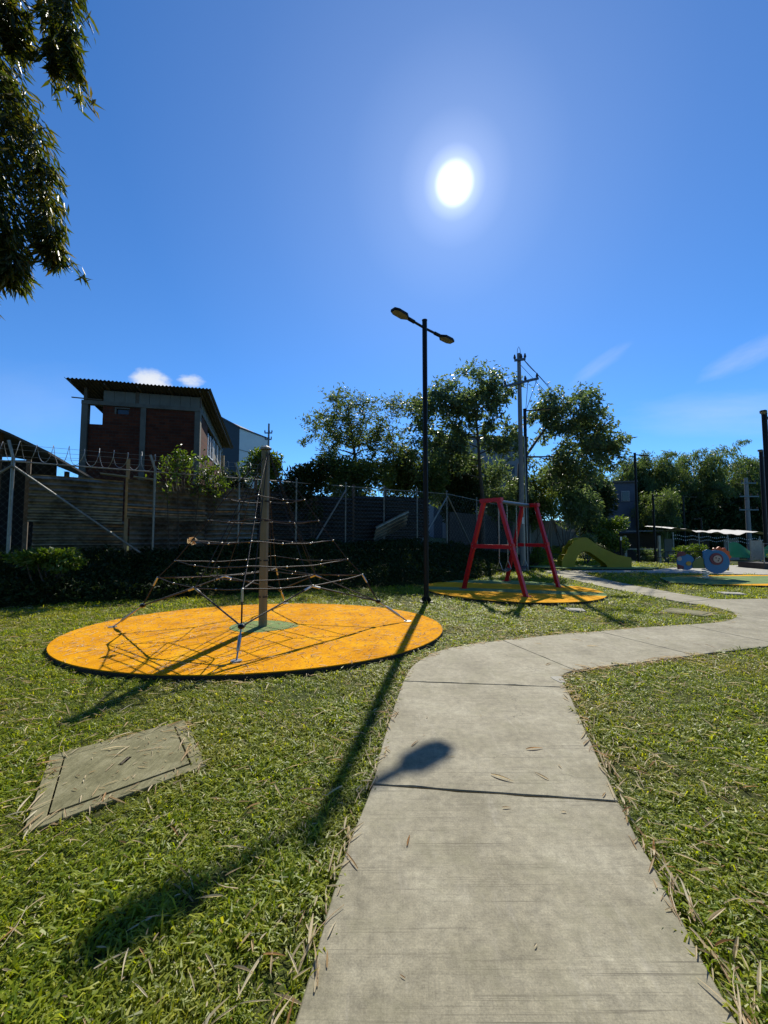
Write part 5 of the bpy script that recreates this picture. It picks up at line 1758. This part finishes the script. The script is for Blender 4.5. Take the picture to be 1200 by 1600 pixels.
def plume(label, pts, cnt, seed):
    rg = np.random.default_rng(seed)
    t = thing('bamboo_shoot', label, 'bamboo', pts[0], 'single bamboo shoots')
    MB().tube(pts, [0.05 * (1 - 0.9 * i / (len(pts) - 1)) for i in range(len(pts))], 5, False).build('culm', 'bamboo_culm', t, True, fix=False)
    P_ = np.array(pts)
    m_ = len(P_) - 1
    f = 0.55 + 0.45 * rg.random(cnt)
    idx = np.minimum((f * m_).astype(int), m_ - 1)
    fr = (f * m_ - idx)[:, None]
    pos = P_[idx] * (1 - fr) + P_[idx + 1] * fr + rg.normal(size=(cnt, 3)) * (0.10 + 0.5 * (1 - f))[:, None]
    dd = rg.normal(size=(cnt, 3)) * 0.4 + np.array([0.3, 0, -0.8])
    ls_ = 0.5 * (0.6 + 0.7 * rg.random(cnt))
    V_, F_, r_ = leaf_arrays(pos, dd, ls_, ls_ * 0.18, rg)
    npmesh('foliage', V_, F_, 'leaf_farbamboo', t, rnd=r_)


plume('single bamboo plume arching right above the grove skyline', [(44.0, 50.5, tz(44, 50.5)), (44.2, 50.5, 6.0), (44.4, 50.5, 10.5), (45.0, 50.5, 12.6), (46.0, 50.5, 13.6), (47.2, 50.5, 13.7)], 150, 171)
plume('pale bamboo plume arching over the left end of the grove', [(31.5, 46.5, tz(31.5, 46.5)), (31.6, 46.5, 5.0), (31.9, 46.5, 8.6), (32.6, 46.5, 10.4), (33.6, 46.5, 11.2), (34.6, 46.5, 11.2)], 150, 172)
# dark undergrowth closing the foot of the grove
rg = np.random.default_rng(90)
n = 42000
X = rg.uniform(22, 66, n)
Y = 44.5 + (X - 25) * 0.2 + rg.random(n) * 5
Z = terr(X, Y) + rg.random(n) * (6.6 + np.sin(X * 0.9) * 0.9) * np.clip((X - 21) / 8, 0.4, 1)
V_, F_, r_ = leaf_arrays(np.stack([X, Y, Z], 1), rg.normal(size=(n, 3)) + np.array([0, 0, -0.5]), 0.6 * (0.6 + 0.8 * rg.random(n)), 0.24, rg)
ug = npmesh('undergrowth', V_, F_, 'leaf_dark', rnd=r_)
tag(ug, 'dark undergrowth at the foot of the bamboo grove', 'undergrowth', kind='stuff')

# bamboo added out of view to cut skylight on the fence; litter implies it
for i, (bx, by, bh) in enumerate(((-13.5, -3.0, 12.5), (-9.5, -6.5, 13.5), (-5.0, -8.5, 13.0), (-0.5, -9.5, 14.0), (4.0, -9.2, 13.0), (8.5, -8.0, 13.5), (13.0, -6.0, 12.5), (-16.0, 1.0, 12.0), (17.5, -3.5, 12.0))):
    bamboo_clump(('leftmost', 'second', 'third', 'fourth', 'fifth', 'sixth', 'seventh', 'far left', 'far right')[i] + ' bamboo clump added unseen behind the viewer for shade', bx, by, bh, 44, 3.6, 150 + i, 0.55, 'unseen bamboo added behind the viewer', 'leaf_bamboo')

# near bamboo arching in from the upper left
nb_ = thing('bamboo_plant', 'near bamboo with hanging leafy plumes in the upper left corner', 'bamboo', (-7.6, 5.2, tz(-7.6, 5.2)))
culm_pts = [(-7.6, 5.2, -0.1), (-7.5, 5.15, 3.0), (-7.2, 5.0, 6.0), (-6.7, 4.8, 8.4), (-6.0, 4.6, 9.9), (-5.2, 4.4, 10.3), (-4.5, 4.3, 9.7)]
MB().tube(culm_pts, [0.055, 0.052, 0.046, 0.04, 0.03, 0.02, 0.012], 10).build('culm', 'bamboo_culm', nb_, True)
MB().tube([(-8.1, 4.9, -0.1), (-8.0, 4.9, 4.0), (-7.4, 4.7, 7.6), (-6.2, 4.5, 9.0), (-5.1, 4.4, 8.4)], [0.055, 0.05, 0.04, 0.025, 0.012], 10).build('culm', 'bamboo_culm', nb_, True)
PLUMES = [  # path of each hanging branch, spread, leaves
    ([(-5.1, 4.4, 8.4), (-4.75, 4.35, 7.3), (-4.5, 4.3, 6.2), (-4.35, 4.3, 5.2), (-4.2, 4.3, 4.45)], 0.34, 2900),
    ([(-5.4, 4.4, 7.6), (-5.0, 4.2, 6.6), (-4.75, 4.2, 5.6), (-4.55, 4.2, 4.7), (-4.5, 4.2, 4.35)], 0.34, 2500),
    ([(-5.2, 4.6, 8.3), (-4.6, 4.6, 7.0), (-4.25, 4.6, 6.2), (-4.1, 4.6, 5.4), (-4.0, 4.6, 4.9)], 0.26, 1700),
    ([(-4.7, 4.3, 9.6), (-4.0, 4.3, 9.0), (-3.75, 4.3, 8.2), (-3.66, 4.3, 7.4), (-3.60, 4.3, 6.95)], 0.18, 1100),
    ([(-4.9, 4.4, 9.4), (-4.3, 4.45, 8.9), (-4.05, 4.45, 8.1), (-3.98, 4.45, 7.5), (-3.95, 4.45, 7.15)], 0.16, 850),
    ([(-5.0, 4.3, 9.2), (-4.75, 4.3, 8.5), (-4.5, 4.3, 7.9), (-4.35, 4.3, 7.5), (-4.3, 4.3, 7.25)], 0.26, 1300),
    ([(-5.6, 4.5, 9.4), (-5.0, 4.4, 9.3), (-4.5, 4.4, 9.0), (-4.2, 4.4, 8.7)], 0.32, 1500),
    ([(-5.9, 4.4, 8.0), (-5.5, 4.3, 7.0), (-5.2, 4.3, 6.0), (-5.1, 4.3, 5.0)], 0.42, 2200),
]
rg = np.random.default_rng(95)
Cs, Ds, Ls = [], [], []
brm = MB()
for pts, spr, cnt in PLUMES:
    P_ = np.array(pts)
    m_ = len(P_) - 1
    brm.tube(pts, [0.016 * (1 - 0.7 * i / m_) for i in range(m_ + 1)], 6)
    f = 0.06 + 0.97 * rg.random(cnt)
    idx = np.minimum((f * m_).astype(int), m_ - 1)
    fr = (f * m_ - idx)[:, None]
    ax_ = P_[idx] * (1 - fr) + P_[idx + 1] * fr
    side = unit(rg.normal(size=(cnt, 3)) * np.array([1, 1, 0.5]))
    rad = spr * np.clip(1.25 - f ** 2 * 0.7, 0.25, 1.2) * rg.random(cnt) ** 0.6
    pos = ax_ + side * rad[:, None]
    dd = side * 0.55 + rg.normal(size=(cnt, 3)) * 0.25
    dd[:, 2] -= 0.75
    Cs.append(pos)
    Ds.append(dd)
    Ls.append(0.11 + 0.10 * rg.random(cnt))
    for i in range(9):      # side sprays that break up the outline
        t0_ = rg.uniform(0.1, 0.95)
        k0 = min(int(t0_ * m_), m_ - 1)
        st_ = P_[k0] * (1 - (t0_ * m_ - k0)) + P_[k0 + 1] * (t0_ * m_ - k0)
        ov = unit(rg.normal(size=3) * np.array([1, 1, 0.3])) * rg.uniform(0.15, 0.38) * (0.5 + spr * 2.2)
        en_ = st_ + ov + np.array([0, 0, -rg.uniform(0.12, 0.4)])
        mdv = (st_ + en_) / 2 + np.array([0, 0, 0.10])
        brm.tube([st_, mdv, en_], [0.006, 0.004, 0.002], 4, False)
        q_ = rg.random(26)[:, None]
        Cs.append((1 - q_) ** 2 * st_ + 2 * q_ * (1 - q_) * mdv + q_ ** 2 * en_ + rg.normal(size=(26, 3)) * 0.03)
        dq = unit(ov)[None, :] * 0.5 + rg.normal(size=(26, 3)) * 0.35
        dq[:, 2] -= 0.5
        Ds.append(dq)
        Ls.append(0.10 + 0.13 * rg.random(26))
    for i in range(cnt // 14):
        j = rg.integers(0, cnt)
        brm.tube([ax_[j] + np.array([0, 0, 0.1]), (ax_[j] + pos[j]) / 2 + np.array([0, 0, 0.03]), pos[j] - np.array([0, 0, 0.05])], [0.004, 0.003, 0.002], 4, False)
brm.build('branches', 'bamboo_culm', nb_, True, fix=False)
C_, D_, L_ = np.concatenate(Cs), np.concatenate(Ds), np.concatenate(Ls)
V_, F_, r_ = leaf_arrays(C_, D_, L_, L_ * 0.17, rg, 0.15)
npmesh('foliage', V_, F_, 'leaf_bamboo', nb_, rnd=r_)


# ------------------------------------------------------------------ scattered grass and litter (instanced on points)
def inside(poly, x, y):
    p = np.asarray(poly, float)
    res = np.zeros(x.shape, bool)
    j = len(p) - 1
    for i in range(len(p)):
        xi, yi, xj, yj = p[i, 0], p[i, 1], p[j, 0], p[j, 1]
        c = ((yi > y) != (yj > y)) & (x < (xj - xi) * (y - yi) / (yj - yi + 1e-12) + xi)
        res ^= c
        j = i
    return res


def proto(name, V_, F_, mat, rnd=None):
    me = bpy.data.meshes.new(name)
    me.from_pydata([tuple(v) for v in V_], [], [tuple(int(i) for i in f) for f in F_])
    if rnd is not None:
        at = me.attributes.new('rnd', 'FLOAT', 'FACE')
        at.data.foreach_set('value', np.asarray(rnd, dtype=np.float32))
    me.materials.append(MATS[mat])
    return bpy.data.objects.new(name, me)


def scatter(name, P_, rot, scl, pid, protos, mat):
    """one object: points carrying copies of the prototypes"""
    col = bpy.data.collections.new(name + '_kinds')
    for o in protos:
        col.objects.link(o)
    me = bpy.data.meshes.new(name)
    me.vertices.add(len(P_))
    me.vertices.foreach_set('co', np.asarray(P_, np.float32).ravel())
    a = me.attributes.new('prot', 'FLOAT_VECTOR', 'POINT')
    a.data.foreach_set('vector', np.asarray(rot, np.float32).ravel())
    a = me.attributes.new('pscl', 'FLOAT', 'POINT')
    a.data.foreach_set('value', np.asarray(scl, np.float32))
    a = me.attributes.new('pkind', 'INT', 'POINT')
    a.data.foreach_set('value', np.asarray(pid, np.int32))
    me.materials.append(MATS[mat])
    ob = bpy.data.objects.new(name, me)
    COL.objects.link(ob)
    ng = bpy.data.node_groups.new(name, 'GeometryNodeTree')
    ng.interface.new_socket('Geometry', in_out='INPUT', socket_type='NodeSocketGeometry')
    ng.interface.new_socket('Geometry', in_out='OUTPUT', socket_type='NodeSocketGeometry')
    gi, go = ng.nodes.new('NodeGroupInput'), ng.nodes.new('NodeGroupOutput')
    ci = ng.nodes.new('GeometryNodeCollectionInfo')
    ci.inputs['Collection'].default_value = col
    ci.inputs['Separate Children'].default_value = True
    ci.inputs['Reset Children'].default_value = True
    ip = ng.nodes.new('GeometryNodeInstanceOnPoints')
    ip.inputs['Pick Instance'].default_value = True

    def attr(nm, typ):
        n_ = ng.nodes.new('GeometryNodeInputNamedAttribute')
        n_.data_type = typ
        n_.inputs['Name'].default_value = nm
        return n_.outputs['Attribute']
    ng.links.new(gi.outputs[0], ip.inputs['Points'])
    ng.links.new(ci.outputs[0], ip.inputs['Instance'])
    ng.links.new(attr('pkind', 'INT'), ip.inputs['Instance Index'])
    e2r = ng.nodes.new('FunctionNodeEulerToRotation')
    ng.links.new(attr('prot', 'FLOAT_VECTOR'), e2r.inputs[0])
    ng.links.new(e2r.outputs[0], ip.inputs['Rotation'])
    ng.links.new(attr('pscl', 'FLOAT'), ip.inputs['Scale'])
    ng.links.new(ip.outputs[0], go.inputs[0])
    md = ob.modifiers.new('scatter', 'NODES')
    md.node_group = ng
    return ob


def tuft(seed, nb_l, rad, lmin, lmax, w):
    rg = np.random.default_rng(seed)
    V_, F_, r_ = [], [], []
    for i in range(nb_l):
        a = rg.random() * 2 * math.pi
        q = rad * math.sqrt(rg.random())
        bx, by = q * math.cos(2.4 * i), q * math.sin(2.4 * i)
        L_ = lmin + (lmax - lmin) * rg.random()
        el = 0.12 + 0.95 * rg.random() ** 1.2
        d = np.array([math.cos(a) * math.cos(el), math.sin(a) * math.cos(el), math.sin(el)])
        s = np.array([-math.sin(a), math.cos(a), 0]) * w * (0.7 + 0.6 * rg.random()) / 2
        b0 = np.array([bx, by, -0.005])
        m1 = b0 + d * L_ * 0.5
        d2 = d + np.array([0, 0, -0.55 - 0.4 * rg.random()])
        tip = m1 + d2 / np.linalg.norm(d2) * L_ * 0.5
        o = len(V_)
        V_ += [b0 - s * 0.7, b0 + s * 0.7, m1 - s, m1 + s, tip]
        F_ += [(o, o + 1, o + 3, o + 2), (o + 2, o + 3, o + 4)]
        rv = rg.random()
        r_ += [rv, rv]
    return V_, F_, r_


tufts = [proto('tuft', *tuft(100 + i, 20, 0.06, 0.03, 0.095, 0.0075)[:2], 'grass_near', tuft(100 + i, 20, 0.06, 0.03, 0.095, 0.0075)[2]) for i in range(6)]
tufts += [proto('tuft', *tuft(120 + i, 15, 0.05, 0.06, 0.115, 0.0065)[:2], 'grass_near', tuft(120 + i, 15, 0.05, 0.06, 0.115, 0.0065)[2]) for i in range(2)]

_vg = np.random.default_rng(4).random((64, 64))


def vnoise(x, y, freq):
    """smooth value noise in 0..1"""
    x, y = x * freq + 31.7, y * freq + 17.3
    xi, yi = np.floor(x).astype(int), np.floor(y).astype(int)
    fx, fy = sstep(x - xi), sstep(y - yi)
    g_ = lambda a, b: _vg[a % 64, b % 64]
    return (g_(xi, yi) * (1 - fx) + g_(xi + 1, yi) * fx) * (1 - fy) + (g_(xi, yi + 1) * (1 - fx) + g_(xi + 1, yi + 1) * fx) * fy


BLOCK = PATH_SLABS + [NET_MAT, SW_MAT, TOY_MAT, SLIDE_MAT, PLAZA, COVER2, COVER3, COVER4]
rg = np.random.default_rng(200)
PX, PY, PS = [], [], []
for (y0, y1, dens, sc0) in ((0.5, 3.2, 800, 0.95), (3.2, 5.5, 520, 1.05), (5.5, 9, 270, 1.3), (9, 14, 110, 1.7), (14, 30, 42, 2.3)):
    w_ = y1 * 1.05 + 1.8
    xr = min(w_ + 2, 24)
    n = int((2 * w_) * (y1 - y0) * dens)
    x = rg.uniform(-w_, min(w_, 24), n)
    y = rg.uniform(y0, y1, n)
    k = (np.abs(x) < y * 1.02 + 1.6)
    # thinner, worn patches
    wear = 0.6 * vnoise(x, y, 1.3) + 0.4 * vnoise(x, y, 4.5)
    k &= rg.random(n) < np.clip(0.05 + 1.75 * wear, 0, 1)
    k &= toe_dist(x, y) < np.where(x > 8.5, 3.4, 0.25)
    x, y = x[k], y[k]
    bad = np.zeros(len(x), bool)
    for pl in BLOCK:
        bad |= inside(pl, x, y)
    cov1 = inside(inset(COVER1, 0.02), x, y)
    bad |= cov1
    x, y = x[~bad], y[~bad]
    PX.append(x)
    PY.append(y)
    PS.append(sc0 * (0.6 + 0.5 * rg.random(len(x))) * (0.65 + 0.8 * vnoise(x + 9, y, 2.6)))
PX, PY, PS = np.concatenate(PX), np.concatenate(PY), np.concatenate(PS)
n = len(PX)
rot = np.stack([rg.normal(size=n) * 0.18, rg.normal(size=n) * 0.18, rg.random(n) * 6.283], 1)
lawn = scatter('grass', np.stack([PX, PY, terr(PX, PY)], 1), rot, PS, np.where(rg.random(n) < 0.9, rg.integers(0, 6, n), rg.integers(6, 8, n)), tufts, 'grass_near')
tag(lawn, 'short green lawn grass with worn patches around the path', 'grass', kind='stuff')


def dry(seed, L_, w, curl):
    """lanceolate dead bamboo leaf, curled"""
    rg = np.random.default_rng(seed)
    V_, F_ = [], []
    n_ = 5
    tw_ = rg.normal() * 0.35
    for i in range(n_ + 1):
        t = i / n_
        ww = w * math.sin(math.pi * min(0.97, 0.06 + 0.94 * t) ** 0.75) * 0.5 + 0.0008
        z = curl * math.sin(math.pi * t) * L_ + 0.003
        y = 0.035 * L_ * math.sin(t * 2.2 + seed)
        c, s = math.cos(tw_ * t), math.sin(tw_ * t)
        V_ += [((t - 0.5) * L_, y - ww * c, z - ww * s + ww), ((t - 0.5) * L_, y, z), ((t - 0.5) * L_, y + ww * c, z + ww * s + ww)]
    for i in range(n_):
        a = i * 3
        F_ += [(a, a + 1, a + 4, a + 3), (a + 1, a + 2, a + 5, a + 4)]
    return V_, F_, [0.0] * len(F_)


drys = []
for i in range(7):
    V0, F0, r0_ = dry(300 + i, 0.075 + 0.018 * i, 0.0075 + 0.0012 * (i % 4), 0.008 + 0.012 * (i % 3))
    drys.append(proto('dead_bamboo_leaf', V0, F0, 'dry_leaf', r0_))
for i in range(4):   # broken fragments
    V0, F0, r0_ = dry(330 + i, 0.022 + 0.008 * i, 0.006, 0.01)
    drys.append(proto('dead_leaf_fragment', V0, F0, 'dry_leaf', r0_))
for i in range(2):   # thin stalks
    m = MB().tube([(-0.11, 0, 0.004), (-0.03, 0.008, 0.006), (0.04, 0.004, 0.005), (0.11, -0.012, 0.004)], [0.0022, 0.002, 0.0016, 0.001], 4, False)
    drys.append(proto('dead_stalk', m.v, m.f, 'dry_leaf', [0.2] * len(m.f)))

X, Y, Zo, S = [], [], [], []


def edge_pts(poly, n_, sig, rg):
    p = np.asarray(poly, float)
    sl_ = np.linalg.norm(np.diff(p, axis=0), axis=1)
    cum = np.concatenate([[0], np.cumsum(sl_)])
    t = rg.random(n_) * cum[-1]
    i = np.clip(np.searchsorted(cum, t) - 1, 0, len(sl_) - 1)
    f = ((t - cum[i]) / sl_[i])[:, None]
    q = p[i] * (1 - f) + p[i + 1] * f
    return q + rg.normal(size=(n_, 2)) * sig


LEFT_EDGE = [(-0.3, 1.0), (-0.3, 1.4), (-0.27, 1.6), (-0.2, 2.11), (-0.08, 2.66), (0.0, 3.28), (0.17, 4.28), (0.4, 5.12), (0.92, 5.78), (1.82, 6.2), (2.93, 6.6), (4.54, 7.06)]
RIGHT_EDGE = [(1.15, 1.0), (1.17, 1.4), (1.21, 1.6), (1.28, 1.9), (1.42, 2.49), (1.64, 3.28), (1.87, 4.11), (1.97, 4.46), (2.12, 4.73), (2.48, 4.9), (3.24, 5.12), (4.33, 5.48)]
lit = []
for ed, n_, sig, dx in ((LEFT_EDGE, 330, 0.035, -0.02), (RIGHT_EDGE, 420, 0.04, 0.02), (RIGHT_EDGE, 260, 0.25, 0.3), (LEFT_EDGE, 160, 0.2, -0.25)):
    q = edge_pts(ed, n_, sig, rg)
    q[:, 0] += dx
    lit.append(q)
lawn_l = np.stack([rg.uniform(-9, 9, 9000), rg.uniform(0.8, 9.5, 9000)], 1)
cl_ = np.sin(lawn_l[:, 0] * 2.7 + 1.0) * np.sin(lawn_l[:, 1] * 2.3 + lawn_l[:, 0])
lawn_l = lawn_l[(np.abs(lawn_l[:, 0]) < lawn_l[:, 1] * 1.02 + 1) & (rg.random(len(lawn_l)) < 0.7 + 0.3 * cl_)]
lit.append(lawn_l)
ma = rg.random(1700) * 6.283
mr = np.sqrt(rg.random(1700))
lit.append(np.stack([-2.06 + 3.0 * mr * np.cos(ma), 6.88 + 2.3 * mr * np.sin(ma)], 1))
lit.append(np.stack([rg.uniform(-2.5, -1.2, 26), rg.uniform(2.3, 3.5, 26)], 1))
lit.append(edge_pts(COVER1 + COVER1[:1], 70, 0.04, rg))
nbig = sum(len(q) for q in lit)
fr_l = np.stack([rg.uniform(-6, 7, 8500), 0.8 + 6.5 * rg.random(8500) ** 1.3], 1)
fr_l = fr_l[np.abs(fr_l[:, 0]) < fr_l[:, 1] * 1.02 + 1]
lit.append(fr_l)
L2 = np.concatenate(lit)
x, y = L2[:, 0], L2[:, 1]
on_path = np.zeros(len(x), bool)
for pl in PATH_SLABS:
    on_path |= inside(pl, x, y)
on_mat = inside(NET_MAT, x, y)
on_cov = inside(COVER1, x, y)
near_edge = np.arange(len(x)) < 750
frag = np.arange(len(x)) >= nbig
keep = ~on_path | (near_edge & (rg.random(len(x)) < 0.55)) | (rg.random(len(x)) < 0.02)
x, y, on_path, on_mat, on_cov, frag, near_edge = x[keep], y[keep], on_path[keep], on_mat[keep], on_cov[keep], frag[keep], near_edge[keep]
n = len(x)
z = np.where(on_mat, MAT_TOP + 0.003, np.where(on_path, 0.002, np.where(on_cov, 0.005, terr(x, y) + 0.012 + 0.03 * rg.random(n))))
flat = on_mat | on_path | on_cov
tl = np.where(flat, 0.03, 0.20)
rz_ = np.where(near_edge & (y < 4.3), np.arctan2(1.0, 0.12 + 0.16 * (x > 0.6)) + rg.normal(size=n) * 0.4, rg.random(n) * 6.283)
rot = np.stack([rg.normal(size=n) * tl, rg.normal(size=n) * tl, rz_], 1)
scl = np.where(on_mat, 0.8, 0.92) * (0.5 + 0.7 * rg.random(n))
ltr = scatter('leaf_litter', np.stack([x, y, z], 1), rot, scl, np.where(frag, rg.integers(7, 11, n), np.where(rg.random(n) < 0.9, rg.integers(0, 7, n), rg.integers(11, 13, n))), drys, 'dry_leaf')
tag(ltr, 'dry straw coloured bamboo leaves scattered over lawn and mat', 'leaf litter', kind='stuff')

# single dead leaves lying out on the slabs
for (lx, ly, a, sc_, lab) in ((0.78, 2.72, -0.5, 1.15, 'pale dead leaf lying on the path just above the wide joint'),
                              (1.13, 3.08, 0.05, 1.0, 'dark dead leaf lying on the path right of the lamp shadow'),
                              (2.05, 5.05, 0.7, 1.0, 'dead leaf lying at the bend of the path'),
                              (3.02, 5.85, -0.2, 1.25, 'dead leaf lying on the slab beyond the bend'),
                              (0.13, 2.18, 1.3, 0.6, 'small pale leaf on the path left of centre'),
                              (1.20, 1.62, 0.9, 0.5, 'tiny dark twig leaf near the right path edge')):
    V0, F0, r0_ = dry(int(lx * 100), 0.13 * sc_, 0.012 * sc_, 0.03)
    m = MB()
    ca_, sa_ = math.cos(a), math.sin(a)
    m.add([(lx + v[0] * ca_ - v[1] * sa_, ly + v[0] * sa_ + v[1] * ca_, 0.002 + v[2]) for v in V0], F0)
    o = m.build('dead_leaf', 'dry_leaf', fix=False)
    tag(o, lab, 'leaf', 'dead leaves on the path')
